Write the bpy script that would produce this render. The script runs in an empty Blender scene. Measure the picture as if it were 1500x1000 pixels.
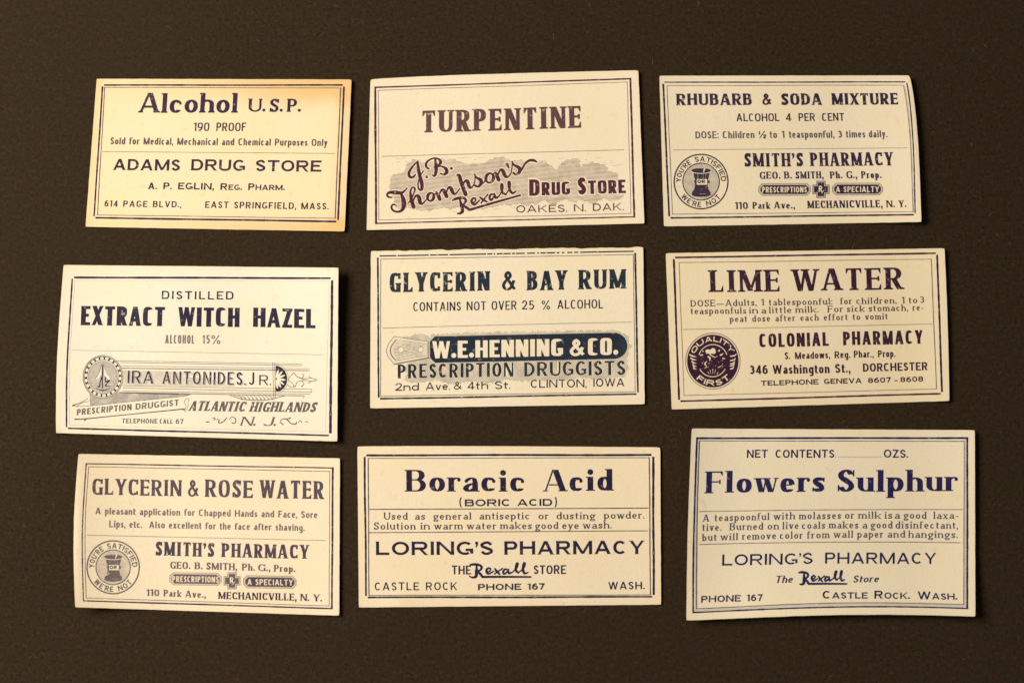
import bpy, copy, math, random
import numpy as np
from mathutils import Vector
from mathutils.geometry import delaunay_2d_cdt

random.seed(4)
MM = 0.001
# ------------------------------------------------------------------ camera
TILT = math.radians(6.0)
DIST = 420.0                       # mm
LENS = 60.5
FPX = LENS / 36.0 * 1500.0
CAM = np.array([0.0, -DIST * math.sin(TILT), DIST * math.cos(TILT)])
scene = bpy.context.scene
cam_data = bpy.data.cameras.new("camera")
cam = bpy.data.objects.new("camera", cam_data)
scene.collection.objects.link(cam)
cam.location = [c * MM for c in CAM]
cam.rotation_euler = (TILT, 0, 0)
cam_data.lens = LENS
cam_data.sensor_width = 36
cam_data.clip_start = 0.01
cam_data.clip_end = 20
cam_data.dof.use_dof = True
cam_data.dof.focus_distance = DIST * MM
cam_data.dof.aperture_fstop = 7.0
scene.camera = cam

# ------------------------------------------------------------------ light
world = bpy.data.worlds.new("World")
scene.world = world
world.use_nodes = True
world.node_tree.nodes["Background"].inputs[0].default_value = (1.0, 0.80, 0.58, 1)
world.node_tree.nodes["Background"].inputs[1].default_value = 0.14
ld = bpy.data.lights.new("desk_lamp", 'AREA')
ld.shape = 'DISK'
ld.size = 0.34
ld.energy = 6.75
ld.color = (1.0, 0.885, 0.735)
lo = bpy.data.objects.new("desk_lamp", ld)
scene.collection.objects.link(lo)
lo.location = (-0.43, 0.13, 0.51)
lo.rotation_euler = (Vector((0, 0, 0)) - lo.location).to_track_quat('-Z', 'Y').to_euler()
scene.view_settings.view_transform = 'Standard'
scene.view_settings.look = 'None'
scene.view_settings.gamma = 1
scene.view_settings.exposure = 0.0

# ------------------------------------------------------------------ measuring: a point measured in the photograph -> millimetres on the board
def desk(px, py):
    px = np.asarray(px, float); py = np.asarray(py, float)
    a = (px - 750.0) / FPX; b = -(py - 500.0) / FPX
    c, s = math.cos(TILT), math.sin(TILT)
    dx = a; dy = b * c + s; dz = b * s - c
    k = -CAM[2] / dz
    return CAM[0] + dx * k, CAM[1] + dy * k

# ------------------------------------------------------------------ materials
def new_mat(name):
    m = bpy.data.materials.new(name); m.use_nodes = True
    return m, m.node_tree.nodes, m.node_tree.links, m.node_tree.nodes["Principled BSDF"]

def noise(n, l, coord, scale, detail=4, rough=0.6):
    t = n.new('ShaderNodeTexNoise'); t.inputs['Scale'].default_value = scale
    t.inputs['Detail'].default_value = detail; t.inputs['Roughness'].default_value = rough
    l.new(coord, t.inputs['Vector']); return t

def ramp(n, l, src, p0, p1, c0=(0, 0, 0, 1), c1=(1, 1, 1, 1)):
    r = n.new('ShaderNodeValToRGB')
    r.color_ramp.elements[0].position = p0; r.color_ramp.elements[0].color = c0
    r.color_ramp.elements[1].position = p1; r.color_ramp.elements[1].color = c1
    l.new(src, r.inputs[0]); return r.outputs[0]

def mixc(n, l, fac, a, b, mode='MIX'):
    m = n.new('ShaderNodeMix'); m.data_type = 'RGBA'; m.blend_type = mode
    for sock, v in ((m.inputs[0], fac), (m.inputs[6], a), (m.inputs[7], b)):
        if isinstance(v, bpy.types.NodeSocket): l.new(v, sock)
        elif isinstance(v, (int, float)): sock.default_value = v
        else: sock.default_value = (*v[:3], 1)
    return m.outputs[2]

def math_n(n, l, op, a, b=None):
    m = n.new('ShaderNodeMath'); m.operation = op
    for i, v in enumerate((a, b)):
        if v is None: continue
        if isinstance(v, bpy.types.NodeSocket): l.new(v, m.inputs[i])
        else: m.inputs[i].default_value = v
    return m.outputs[0]

def board_material():
    m, n, l, b = new_mat("dark_card")
    tc = n.new('ShaderNodeTexCoord').outputs['Object']
    a = noise(n, l, tc, 1150, 5, 0.8); c = noise(n, l, tc, 420, 5, 0.7); d = noise(n, l, tc, 9, 3, 0.5)
    col = mixc(n, l, ramp(n, l, a.outputs[0], .36, .66), (.0070, .0042, .0020), (.051, .0340, .0185))
    col = mixc(n, l, ramp(n, l, c.outputs[0], .4, .68), col, (.026, .0165, .0082))
    col = mixc(n, l, math_n(n, l, 'MULTIPLY', ramp(n, l, d.outputs[0], .35, .7), 0.35), col, (.028, .0195, .0110))
    hue = noise(n, l, tc, 800, 3, 0.65)
    col = mixc(n, l, 1.0, col, ramp(n, l, hue.outputs[0], .36, .64, (1.12, .96, .86, 1), (.90, 1.04, 1.06, 1)), 'MULTIPLY')
    v = n.new('ShaderNodeTexVoronoi'); v.inputs['Scale'].default_value = 420; l.new(tc, v.inputs['Vector'])
    sp = ramp(n, l, v.outputs['Distance'], .04, .13, (1, 1, 1, 1), (0, 0, 0, 1))
    e = noise(n, l, tc, 60, 2)
    sp = math_n(n, l, 'MULTIPLY', sp, ramp(n, l, e.outputs[0], .52, .66))
    col = mixc(n, l, math_n(n, l, 'MULTIPLY', sp, 0.55), col, (.075, .056, .036))
    l.new(col, b.inputs['Base Color'])
    b.inputs['Roughness'].default_value = 0.8
    b.inputs['Specular IOR Level'].default_value = 0.10
    bp = n.new('ShaderNodeBump'); bp.inputs['Strength'].default_value = 0.6; bp.inputs['Distance'].default_value = 0.0002
    l.new(math_n(n, l, 'ADD', a.outputs[0], c.outputs[0]), bp.inputs['Height']); l.new(bp.outputs[0], b.inputs['Normal'])
    return m

PAPER = {}
def paper_nodes(n, l, base, tone, seedv, uvname=True):
    """paper colour: fibres, faint blotches and toned edges"""
    tc = n.new('ShaderNodeTexCoord').outputs['Object']
    mp = n.new('ShaderNodeMapping'); mp.inputs['Location'].default_value = (seedv, seedv * .7, 0); l.new(tc, mp.inputs['Vector'])
    vec = mp.outputs[0]
    f = noise(n, l, vec, 1500, 4, 0.7); g = noise(n, l, vec, 60, 5, 0.65); h = noise(n, l, vec, 420, 3, 0.6)
    dark = [c * 0.93 for c in base]; yel = (base[0] * .97, base[1] * .94, base[2] * .84)
    col = mixc(n, l, ramp(n, l, f.outputs[0], .3, .7), dark, base)
    col = mixc(n, l, math_n(n, l, 'MULTIPLY', ramp(n, l, g.outputs[0], .40, .68), .85), col, yel)
    col = mixc(n, l, math_n(n, l, 'MULTIPLY', ramp(n, l, h.outputs[0], .64, .72), .4), col, (base[0] * .8, base[1] * .72, base[2] * .6))
    uv = n.new('ShaderNodeUVMap').outputs[0]
    sx = n.new('ShaderNodeSeparateXYZ'); l.new(uv, sx.inputs[0])
    u, v = sx.outputs[0], sx.outputs[1]
    iu = math_n(n, l, 'SUBTRACT', 1.0, u); iv = math_n(n, l, 'SUBTRACT', 1.0, v)
    amt = None
    for src, (width, strength) in zip((u, iu, v, iv), tone['edges']):
        if strength <= 0: continue
        w = n.new('ShaderNodeMapRange'); w.interpolation_type = 'SMOOTHERSTEP'
        w.inputs['From Min'].default_value = 0; w.inputs['From Max'].default_value = width
        w.inputs['To Min'].default_value = strength; w.inputs['To Max'].default_value = 0
        wob = math_n(n, l, 'MULTIPLY', math_n(n, l, 'SUBTRACT', g.outputs[0], .5), width * .9)
        l.new(math_n(n, l, 'ADD', src, wob), w.inputs['Value'])
        wo = w.outputs[0]
        if tone.get('skew') and (src is v or src is iv): wo = math_n(n, l, 'MULTIPLY', wo, math_n(n, l, 'ADD', math_n(n, l, 'MULTIPLY', math_n(n, l, 'POWER', u, 1.2), .95), .22))
        amt = wo if amt is None else math_n(n, l, 'ADD', amt, wo)
    if amt is not None:
        amt = math_n(n, l, 'MINIMUM', amt, 1.0)
        col = mixc(n, l, amt, col, tone['colour'])
    return tc, vec, col, f, g

def paper_material(key, base, tone, seedv):
    m, n, l, b = new_mat("label_paper")
    tc, vec, col, f, g = paper_nodes(n, l, base, tone, seedv)
    l.new(col, b.inputs['Base Color'])
    b.inputs['Roughness'].default_value = 0.62
    b.inputs['Specular IOR Level'].default_value = 0.3
    bp = n.new('ShaderNodeBump'); bp.inputs['Strength'].default_value = 0.35; bp.inputs['Distance'].default_value = 0.00016
    l.new(math_n(n, l, 'ADD', f.outputs[0], g.outputs[0]), bp.inputs['Height']); l.new(bp.outputs[0], b.inputs['Normal'])
    return m

def ink_material(ink, base, wear=.35, fade=0.0, stripes=None, amount=1.0):
    """ink on paper: specks of bare paper, uneven density; stripes = (angle, lines per mm, share of ink)"""
    m, n, l, b = new_mat("printing_ink"); wear *= .5
    tc = n.new('ShaderNodeTexCoord').outputs['Object']
    a = noise(n, l, tc, 2600, 4, 0.75); c = noise(n, l, tc, 300, 4, 0.6); d = noise(n, l, tc, 45, 3, 0.5)
    ink2 = [min(1, i * 1.35 + .004) for i in ink]
    col = mixc(n, l, ramp(n, l, c.outputs[0], .3, .75), ink, ink2)
    w = math_n(n, l, 'MULTIPLY', ramp(n, l, a.outputs[0], .655 - .10 * wear, .78 - .1 * wear), min(1, wear * 1.3))
    w = math_n(n, l, 'ADD', w, math_n(n, l, 'MULTIPLY', ramp(n, l, d.outputs[0], .45, .8), wear * .10))
    w = math_n(n, l, 'MINIMUM', math_n(n, l, 'ADD', w, fade), 1.0)
    sp = noise(n, l, tc, 1050, 3, 0.6)
    w = math_n(n, l, 'ADD', w, math_n(n, l, 'MULTIPLY', ramp(n, l, sp.outputs[0], .62, .70), min(1, wear * 1.9)))
    if stripes:
        mo = noise(n, l, tc, 330, 4, 0.7)
        w = math_n(n, l, 'ADD', w, math_n(n, l, 'MULTIPLY', ramp(n, l, mo.outputs[0], .38, .66), .34))
        ang, freq, share = stripes
        mp = n.new('ShaderNodeMapping'); mp.inputs['Rotation'].default_value = (0, 0, ang); l.new(tc, mp.inputs['Vector'])
        sx = n.new('ShaderNodeSeparateXYZ'); l.new(mp.outputs[0], sx.inputs[0])
        ph = math_n(n, l, 'FRACT', math_n(n, l, 'MULTIPLY', sx.outputs[1], freq * 1000))
        on = math_n(n, l, 'GREATER_THAN', ph, share)
        w = math_n(n, l, 'MAXIMUM', w, on)
    col = mixc(n, l, w, col, base)
    l.new(col, b.inputs['Base Color'])
    b.inputs['Roughness'].default_value = 0.6
    b.inputs['Specular IOR Level'].default_value = 0.12
    return m

# ------------------------------------------------------------------ pen strokes
def arc(cx, cy, rx, ry, a0, a1, n=2.0, k=None):
    k = k or max(4, int(abs(a1 - a0) / 15))
    out = []
    for i in range(k + 1):
        a = math.radians(a0 + (a1 - a0) * i / k)
        c, s = math.cos(a), math.sin(a)
        out.append((cx + rx * math.copysign(abs(c) ** (2 / n), c), cy + ry * math.copysign(abs(s) ** (2 / n), s)))
    return out

def spline(pts, k=5, closed=False):
    P = [tuple(p) for p in pts]
    n = len(P); out = []
    for i in range(n if closed else n - 1):
        if closed:
            p0, p1, p2, p3 = P[(i - 1) % n], P[i], P[(i + 1) % n], P[(i + 2) % n]
        else:
            p0, p1, p2, p3 = P[max(i - 1, 0)], P[i], P[i + 1], P[min(i + 2, n - 1)]
        for j in range(k):
            t = j / k
            out.append(tuple(0.5 * (2 * b + (c - a) * t + (2 * a - 5 * b + 4 * c - d) * t * t + (3 * b - a - 3 * c + d) * t ** 3)
                             for a, b, c, d in zip(p0, p1, p2, p3)))
    out.append(P[0] if closed else P[-1])
    return out

def hull4(q):
    P = sorted(set(q))
    if len(P) < 3: return q
    def half(P):
        h = []
        for p in P:
            while len(h) > 1 and (h[-1][0] - h[-2][0]) * (p[1] - h[-2][1]) - (h[-1][1] - h[-2][1]) * (p[0] - h[-2][0]) <= 0: h.pop()
            h.append(p)
        return h
    return half(P)[:-1] + half(P[::-1])[:-1]

def sweep(pts, a, b, closed=False):
    """quads of an elliptical pen (half axes a, b; may be lists) drawn along pts"""
    n = len(pts)
    A = a if hasattr(a, '__len__') else [a] * n
    B = b if hasattr(b, '__len__') else [b] * n
    L, R = [], []
    for i in range(n):
        if closed: p, q = pts[(i - 1) % (n - 1)], pts[(i + 1) % (n - 1)]
        else: p, q = pts[max(i - 1, 0)], pts[min(i + 1, n - 1)]
        dx, dy = q[0] - p[0], q[1] - p[1]
        d = math.hypot(dx, dy) or 1e-9
        nx, ny = -dy / d, dx / d
        den = math.sqrt((A[i] * nx) ** 2 + (B[i] * ny) ** 2) or 1e-9
        ox, oy = A[i] ** 2 * nx / den, B[i] ** 2 * ny / den
        x, y = pts[i][0], pts[i][1]
        L.append((x + ox, y + oy)); R.append((x - ox, y - oy))
    return [hull4([L[i], R[i], R[i + 1], L[i + 1]]) for i in range(n - 1)]

def brush(pts, k=6, closed=False, round_ends=True):
    """pts (x, y, width): a round nib of changing width along a smooth line"""
    S = spline(pts, k, closed)
    q = sweep([(p[0], p[1]) for p in S], [max(p[2], .1) / 2 for p in S], [max(p[2], .1) / 2 for p in S], closed)
    if round_ends and not closed:
        for p in (S[0], S[-1]): q.append(disc(p[0], p[1], max(p[2], .1) / 2))
    return q

def line(pts, w):
    P = [(p[0], p[1]) for p in pts]
    return sweep(P, w / 2, w / 2)

def disc(x, y, r, ry=None, k=10): return [(x + r * math.cos(2 * math.pi * i / k), y + (ry or r) * math.sin(2 * math.pi * i / k)) for i in range(k)]

# ------------------------------------------------------------------ lettering: one skeleton alphabet drawn with different pens
BW = dict(A=.78, B=.66, C=.66, D=.70, E=.60, F=.57, G=.71, H=.74, J=.46, K=.72, L=.57, M=.92, N=.75, O=.74, P=.63, Q=.74, R=.70, S=.56,
          T=.66, U=.71, V=.74, W=1.06, X=.72, Y=.72, Z=.60, a=.50, b=.54, c=.50, d=.54, e=.50, f=.34, g=.54, h=.54, j=.22, k=.60, m=.84,
          n=.54, o=.53, p=.54, q=.54, r=.38, s=.42, t=.33, u=.54, v=.50, w=.76, x=.50, y=.50, z=.44)
BW.update({'&': .88, '0': .55, '2': .52, '3': .52, '4': .56, '5': .52, '6': .54, '7': .50, '8': .54, '9': .54, '%': .8, '/': .4, '½': .7, '—': 1.0, '-': .32,
           '(': .26, ')': .26, ' ': .34, '1': .30})
class Pen:
    def __init__(s, stem, thin, xh=.66, serif=0, e=.04, br=.06, beak=0, n=2.3, ball=0, slant=0, gap=.14, vn=None, dk=1.08, dn=None, small=0, two=False, asc=1.0, desc=-.30, dw=1.0):
        s.s, s.t, s.x, s.L, s.e, s.br, s.bk, s.n, s.ball, s.slant, s.gap = stem, thin, xh, serif, e, br, beak, n, ball, slant, gap
        s.vn = vn or stem; s.dk = stem * dk; s.dn = dn or max(thin * 1.15, stem * .5); s.small = small; s.two = two; s.asc = asc; s.desc = desc; s.dw = dw

def skeleton(c, F, W):
    s, t, X, L, n = F.s, F.t, F.x, F.L, F.n
    dk, dn, vn, A, De = F.dk, F.dn, F.vn, F.asc, F.desc
    l, r, b, T = s / 2, W - s / 2, t / 2, 1 - t / 2
    Q = []
    def foot(x, y, up, hw, side='b'):
        if L <= 0: return
        x0 = x - hw - (L if side in 'bl' else 0); x1 = x + hw + (L if side in 'br' else 0)
        e, br = F.e * up, F.br * up
        Q.append([(x0, y), (x1, y), (x1, y + e), (x + hw, y + e + br), (x - hw, y + e + br), (x0, y + e)])
    def V(x, y0, y1, sb='', st='', w=None):
        w = w or s
        Q.append([(x - w / 2, y0), (x + w / 2, y0), (x + w / 2, y1), (x - w / 2, y1)])
        if sb: foot(x, y0, 1, w / 2, sb)
        if st: foot(x, y1, -1, w / 2, st)
    def H(y, x0, x1, w=None):
        w = w or t
        Q.append([(x0, y - w / 2), (x1, y - w / 2), (x1, y + w / 2), (x0, y + w / 2)])
    def beak(x, y, d, side=1, k=1.0):
        if F.bk <= 0: return
        h = F.bk * k; wd = max(t * 1.0, F.bk * .55) * side
        y0 = y - d * t / 2
        Q.append([(x, y0), (x, y0 + d * (h + t)), (x - wd * .3, y0 + d * (h + t)), (x - wd * 1.35, y0 + d * t * .8), (x - wd * 1.35, y0)])
    def D(x0, y0, x1, y1, w): Q.append([(x0 - w / 2, y0), (x0 + w / 2, y0), (x1 + w / 2, y1), (x1 - w / 2, y1)])
    def S(pts, a=None, bb=None, closed=False): Q.extend(sweep(pts, a if a is not None else s / 2, bb if bb is not None else t / 2, closed))
    def O(x0, x1, y0, y1): S(arc((x0 + x1) / 2, (y0 + y1) / 2, (x1 - x0) / 2, (y1 - y0) / 2, 0, 360, n, 24), closed=True)
    def bowl(x0, x1, y0, y1):
        ry = (y1 - y0) / 2; rx = min(x1 - x0, ry * 1.05)
        S([(x0, y1)] + arc(x1 - rx, (y0 + y1) / 2, rx, ry, 90, -90, n, 12) + [(x0, y0)])
    def U(pts, k=5, a=None, bm=None, x0=None, x1=None, y0=None, y1=None):
        x0 = l if x0 is None else x0; x1 = r if x1 is None else x1; y0 = b if y0 is None else y0; y1 = T if y1 is None else y1
        P = spline([(x0 + (x1 - x0) * p[0], y0 + (y1 - y0) * p[1]) for p in pts], k)
        bb = t / 2
        if bm:
            m = len(P) - 1
            bb = [t / 2 + (bm - t / 2) * math.exp(-((i / m - .5) / .16) ** 2) for i in range(m + 1)]
        S(P, a, bb)
    def dotball(x, y):
        if F.ball: Q.append(disc(x, y, F.ball, k=14))
    sr = 'b' if L else ''
    mid = .5 + (.02 if L else .0)
    serif = L > 0
    if c == 'A':
        D(dn / 2, 0, W / 2 - (dk - dn) / 2, 1, dn); D(W - dk / 2, 0, W / 2, 1, dk); H(.30, .2 * W, .8 * W); foot(dn / 2, 0, 1, dn / 2); foot(W - dk / 2, 0, 1, dk / 2)
    elif c == 'B':
        V(l, 0, 1, 'l' * serif, 'l' * serif); bowl(l, r - .06 * W, mid + .02, T); bowl(l, r, b, mid + .02)
    elif c in 'CG':
        S(arc(W / 2, .5, r - W / 2, T - .5, 44, 316 if c == 'C' else 305, n, 20))
        if F.bk: V(W - t * .6, .68, .98, w=t * 1.2)
        if c == 'C' and F.bk: V(W - t * .6, .03, .26, w=t * 1.1)
        if c == 'G':
            V(r, .10 if L < .04 else 0.0, .47, '', sr if L >= .04 else '')
            if L < .04: H(.47 - t / 2, W * .54, W)
    elif c == 'D': V(l, 0, 1, 'l' * serif, 'l' * serif); bowl(l, r, b, T)
    elif c in 'EF':
        V(l, 0, 1, 'l' * serif if c == 'E' else sr, 'l' * serif)
        H(T, l, W); beak(W, T + 0, -1); H(mid, l, .84 * W); 
        if F.bk: V(.84 * W, mid - F.bk * .7, mid + F.bk * .7, w=t)
        if c == 'E': H(b, l, W * 1.02); beak(W * 1.02, b, 1, 1, 1.15)
    elif c == 'H': V(l, 0, 1, sr, sr); V(r, 0, 1, sr, sr); H(mid, l, r)
    elif c == 'I': V(W / 2, 0, 1, sr, sr)
    elif c == 'J':
        V(r, .26, 1, '', sr); S(arc((l + r) / 2, .26, (r - l) / 2, .26 - b, 0, -165, n)); dotball(l, .24)
    elif c == 'K':
        V(l, 0, 1, sr, sr); D(s * .9, .36, W - dn / 2, 1, dn); D(W * .42, .56, W - dk / 2, 0, dk); foot(W - dn / 2, 1, -1, dn / 2); foot(W - dk / 2, 0, 1, dk / 2)
    elif c == 'L': V(l, 0, 1, 'l' * serif, sr); H(b, l, W); beak(W, b, 1, 1, 1.25)
    elif c == 'M':
        V(vn / 2, 0, 1, sr, 'l' * serif, vn); V(r, 0, 1, sr, 'r' * serif); D(dk / 2, 1, W / 2, .0 if not serif else .04, dk * .95); D(W - dn / 2 - (s - dn) / 2, 1, W / 2, 0 if not serif else .04, dn)
    elif c == 'N':
        V(vn / 2, 0, 1, sr, 'l' * serif, vn); V(W - vn / 2, 0, 1, '', sr, vn); D(dk / 2, 1, W - dk / 2, 0, dk)
    elif c in 'OQ0':
        O(l, r, b, T)
        if c == 'Q': D(W * .5, .3, W * .92, -.06, dk * .8)
    elif c in 'PR':
        V(l, 0, 1, sr, 'l' * serif); bowl(l, r - (.04 * W if c == 'R' else 0), .46 if c == 'P' else .48, T)
        if c == 'R': D(W * .48, .5, W - dk / 2, 0, dk); foot(W - dk / 2, 0, 1, dk / 2, 'r')
    elif c in 'Ss':
        y1 = T if c == 'S' else X - t / 2
        U([(.95, .80), (.72, .985), (.42, 1.0), (.06, .86), (.08, .66), (.5, .51), (.93, .34), (.95, .14), (.6, .0), (.28, .015), (.03, .2)], 4, s / 2, max(t / 2, s * .46), y1=y1)
        if F.bk:
            hh = y1 + b
            V(W - t * .6, .70 * hh, .985 * hh, w=t * 1.2); V(t * .6, .015, .3 * hh, w=t * 1.2)
    elif c == 'T':
        V(W / 2, 0, 1, sr, ''); H(T, 0, W); beak(W, T, -1); beak(0, T, -1, -1)
    elif c == 'U':
        V(l, .33, 1, '', sr); V(W - vn / 2, .33, 1, '', sr, vn)
        P = arc(W / 2, .33, r - W / 2, .33 - b, 180, 360, n, 14); m = len(P) - 1
        P = [(x + (s - vn) / 2 * (i / m), y) for i, (x, y) in enumerate(P)]
        S(P, [(s + (vn - s) * i / m) / 2 for i in range(m + 1)])
    elif c == 'V': D(dk / 2, 1, W / 2, 0, dk); D(W - dn / 2, 1, W / 2 + (dk - dn) / 2, 0, dn); foot(dk / 2, 1, -1, dk / 2); foot(W - dn / 2, 1, -1, dn / 2)
    elif c == 'W':
        dk *= .86
        D(dk / 2, 1, W * .29, 0, dk); D(W * .5, 1, W * .29 + (dk - dn) / 2, 0, dn); D(W * .5, 1, W * .72, 0, dk); D(W - dn / 2, 1, W * .72 + (dk - dn) / 2, 0, dn)
        foot(dk / 2, 1, -1, dk / 2); foot(W * .5, 1, -1, dk / 2); foot(W - dn / 2, 1, -1, dn / 2)
    elif c == 'X':
        D(dk / 2, 1, W - dk / 2, 0, dk); D(W - dn / 2, 1, dn / 2, 0, dn)
        for x, y, w in ((dk / 2, 1, dk), (W - dn / 2, 1, dn), (W - dk / 2, 0, dk), (dn / 2, 0, dn)): foot(x, y, 1 if y == 0 else -1, w / 2)
    elif c == 'Y':
        D(dk / 2, 1, W / 2, .42, dk); D(W - dn / 2, 1, W / 2 + (dk - dn) / 2, .42, dn); V(W / 2, 0, .45, sr, ''); foot(dk / 2, 1, -1, dk / 2); foot(W - dn / 2, 1, -1, dn / 2)
    elif c == 'Z': H(T, 0, W); H(b, 0, W); D(dk / 2, 0, W - dk / 2, 1, dk); beak(W, b, 1); beak(0, T, -1, -1)
    elif c == '&':
        U([(1.05, .0), (.66, .36), (.32, .66), (.24, .84), (.44, 1.0), (.64, .84), (.56, .68), (.2, .46), (.02, .24), (.16, .04), (.45, .0), (.74, .14), (.98, .52)], 5, s * .36, max(t * .5, s * .27))
    # ---- lower case
    elif c == 'a':
        V(r, 0, X * .66, 'r' * serif, ''); U([(1, .62), (.9, .93), (.5, 1.0), (.08, .8)], 5, y1=X - t / 2, a=s * .42); dotball(l + .02, X * .74)
        U([(1, .58), (.4, .5), (0, .26), (.12, .03), (.5, .0), (1, .22)], 5, y1=X - t / 2)
    elif c == 'b': V(l, 0, A, '', 'l' * serif); O(l, r, b, X - t / 2)
    elif c == 'c':
        S(arc(W / 2, X / 2, r - W / 2, X / 2 - b, 40, 322, n, 18)); dotball(W - s * .35 - .02, X * .72)
    elif c == 'd': V(r, 0, A, 'r' * serif, 'l' * serif); O(l, r, b, X - t / 2)
    elif c == 'e':
        S(arc(W / 2, X / 2, r - W / 2, X / 2 - b, 4, 322, n, 18)); H(X * .52, l, r)
    elif c == 'f':
        x = W * .36; V(x, 0, A - .2, sr, ''); S(arc(x + .16 + .1 * s, A - .2, .16 + .1 * s, .2 - b, 180, 50, n)); H(X - t / 2, 0, W * .85); dotball(x + .26, A - .13)
    elif c == 'g':
        if F.two:
            O(l, r - .05 * W, X * .34, X - t / 2); O(l * .8, r + .03, De + b, -.02 + b * .2); H(X * .18, l * 1.3, W * .4, t * 1.1)
            U([(0, 1), (-.12, .7), (.3, .5)], 3, x0=l + .1, x1=r, y0=-.1, y1=X * .34, a=s * .3); H(X - t * .7, W * .8, W * 1.08, t * 1.3)
        else:
            O(l, r, b, X - t / 2); V(r, De + .16, X); S(arc(W / 2, De + .18, r - W / 2, .18 - b, 0, -155, n))
    elif c in 'hnmr':
        V(l, 0, A if c == 'h' else X, sr, 'l' * serif)
        xs = [(l, r)] if c != 'm' else [(l, W / 2), (W / 2, r)]
        for x0, x1 in xs:
            if c == 'r':
                S(arc(l + (W - l) * .62, X * .62, (W - l) * .62, X * .38 - b, 180, 62, n), a=s * .38, bb=t * .55); dotball(W - F.ball * .4, X * .83)
                continue
            P = arc((x0 + x1) / 2, X * .62, (x1 - x0) / 2, X * .38 - b, 180, 0, n, 12); m = len(P) - 1
            S(P, [s * (.3 + .2 * min(1, i / m * 1.6)) for i in range(m + 1)]); V(x1, 0, X * .63, sr, '')
    elif c == 'i': V(W / 2, 0, X, sr, 'l' * serif); Q.append(disc(W / 2, X + (A - X) * .62, max(s * .58, .07) * F.dw, k=12))
    elif c == 'j': V(W / 2, De + .15, X, '', 'l' * serif); Q.append(disc(W / 2, X + (A - X) * .62, s * .6)); S(arc(W / 2 - .12, De + .15, .12, .15 - b, 0, -120, n))
    elif c == 'k':
        V(l, 0, A, sr, 'l' * serif); D(s * 1.0, X * .34, W - dn / 2, X, dn); D(W * .40, X * .62, W - dk / 2, 0, dk * .9); foot(W - dn / 2, X, -1, dn / 2); foot(W - dk / 2, 0, 1, dk / 2)
    elif c == 'l': V(W / 2, 0, A, sr, 'l' * serif)
    elif c == 'o': O(l, r, b, X - t / 2)
    elif c == 'p': V(l, De, X, sr, 'l' * serif); O(l, r, b, X - t / 2)
    elif c == 'q': V(r, De, X, sr, ''); O(l, r, b, X - t / 2)
    elif c == 't':
        x = W * .4; V(x, .14, X + .20, '', ''); H(X - t / 2, 0, W * .95); S(arc(x + .12, .14, .12, .14 - b, 180, 300, n))
    elif c == 'u':
        V(l, X * .36, X, '', 'l' * serif); V(r, 0, X, 'r' * serif, 'l' * serif); S(arc(W / 2, X * .38, r - W / 2, X * .38 - b, 180, 345, n, 12), [s * .5 - s * .2 * i / 12 for i in range(13)])
    elif c == 'v': D(dk / 2, X, W / 2, 0, dk); D(W - dn / 2, X, W / 2 + (dk - dn) / 2, 0, dn); foot(dk / 2, X, -1, dk / 2); foot(W - dn / 2, X, -1, dn / 2)
    elif c == 'w':
        dk *= .88
        D(dk / 2, X, W * .29, 0, dk); D(W * .5, X, W * .29 + (dk - dn) / 2, 0, dn); D(W * .5, X, W * .72, 0, dk); D(W - dn / 2, X, W * .72 + (dk - dn) / 2, 0, dn)
        foot(dk / 2, X, -1, dk / 2); foot(W * .5, X, -1, dk / 2); foot(W - dn / 2, X, -1, dn / 2)
    elif c == 'x':
        D(dk / 2, X, W - dk / 2, 0, dk); D(W - dn / 2, X, dn / 2, 0, dn)
        for x, y, w in ((dk / 2, X, dk), (W - dn / 2, X, dn), (W - dk / 2, 0, dk), (dn / 2, 0, dn)): foot(x, y, 1 if y == 0 else -1, w / 2)
    elif c == 'y':
        D(dk / 2, X, W / 2, 0, dk); D(W - dn / 2, X, W * .28, De + .04, dn); H(De + b, W * .02, W * .3); foot(dk / 2, X, -1, dk / 2); foot(W - dn / 2, X, -1, dn / 2); dotball(W * .06, De + .06)
    elif c == 'z': H(X - t / 2, 0, W); H(b, 0, W); D(dk / 2, 0, W - dk / 2, X, dk)
    # ---- figures
    elif c == '1':
        V(W - s / 2, 0, 1, sr, ''); D(W - s * .8, .98, max(0, W - s * 1.5) * .2, .80, s * .9)
    elif c == '2': U([(.02, .72), (.14, .93), (.5, 1.0), (.9, .88), (.93, .68), (.72, .44), (.3, .18), (.02, .03)], 5, s / 2, max(t / 2, s * .4)); H(b, 0, W)
    elif c == '3':
        U([(.04, .84), (.42, 1.0), (.9, .82), (.82, .6), (.38, .54)], 5); U([(.38, .54), (.85, .46), (1.0, .25), (.5, 0), (.0, .14)], 5)
    elif c == '4': D(.06, .24, W * .72, 1, dn); H(.26, 0, W); V(W * .70, 0, 1, sr, '')
    elif c == '5': H(T, .14 * W, W * .92); V(.14 * W + dn / 2, .48, 1, '', '', dn); U([(.1, .5), (.5, .62), (.95, .47), (1.0, .25), (.6, 0), (.0, .12)], 5)
    elif c in '69':
        k = len(Q); O(l, r, b, .60); U([(.9, .93), (.55, 1.0), (.12, .75), (.0, .3)], 6)
        if c == '9': Q[k:] = [[(W - x, 1 - y) for x, y in q] for q in Q[k:]]
    elif c == '7': H(T, 0, W, t * 1.1); D(W * .34, 0, W - dn / 2, 1, (dk + dn) / 2)
    elif c == '8': O(l + .03 * W, r - .03 * W, .54, T); O(l, r, b, .54)
    elif c == '.': Q.append(disc(W / 2, W / 2, W / 2, k=10))
    elif c in ",;'’:":
        d = W / 2
        if c in ':;': Q.append(disc(d, X * .85, d))
        if c == ':': Q.append(disc(d, d, d))
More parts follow.
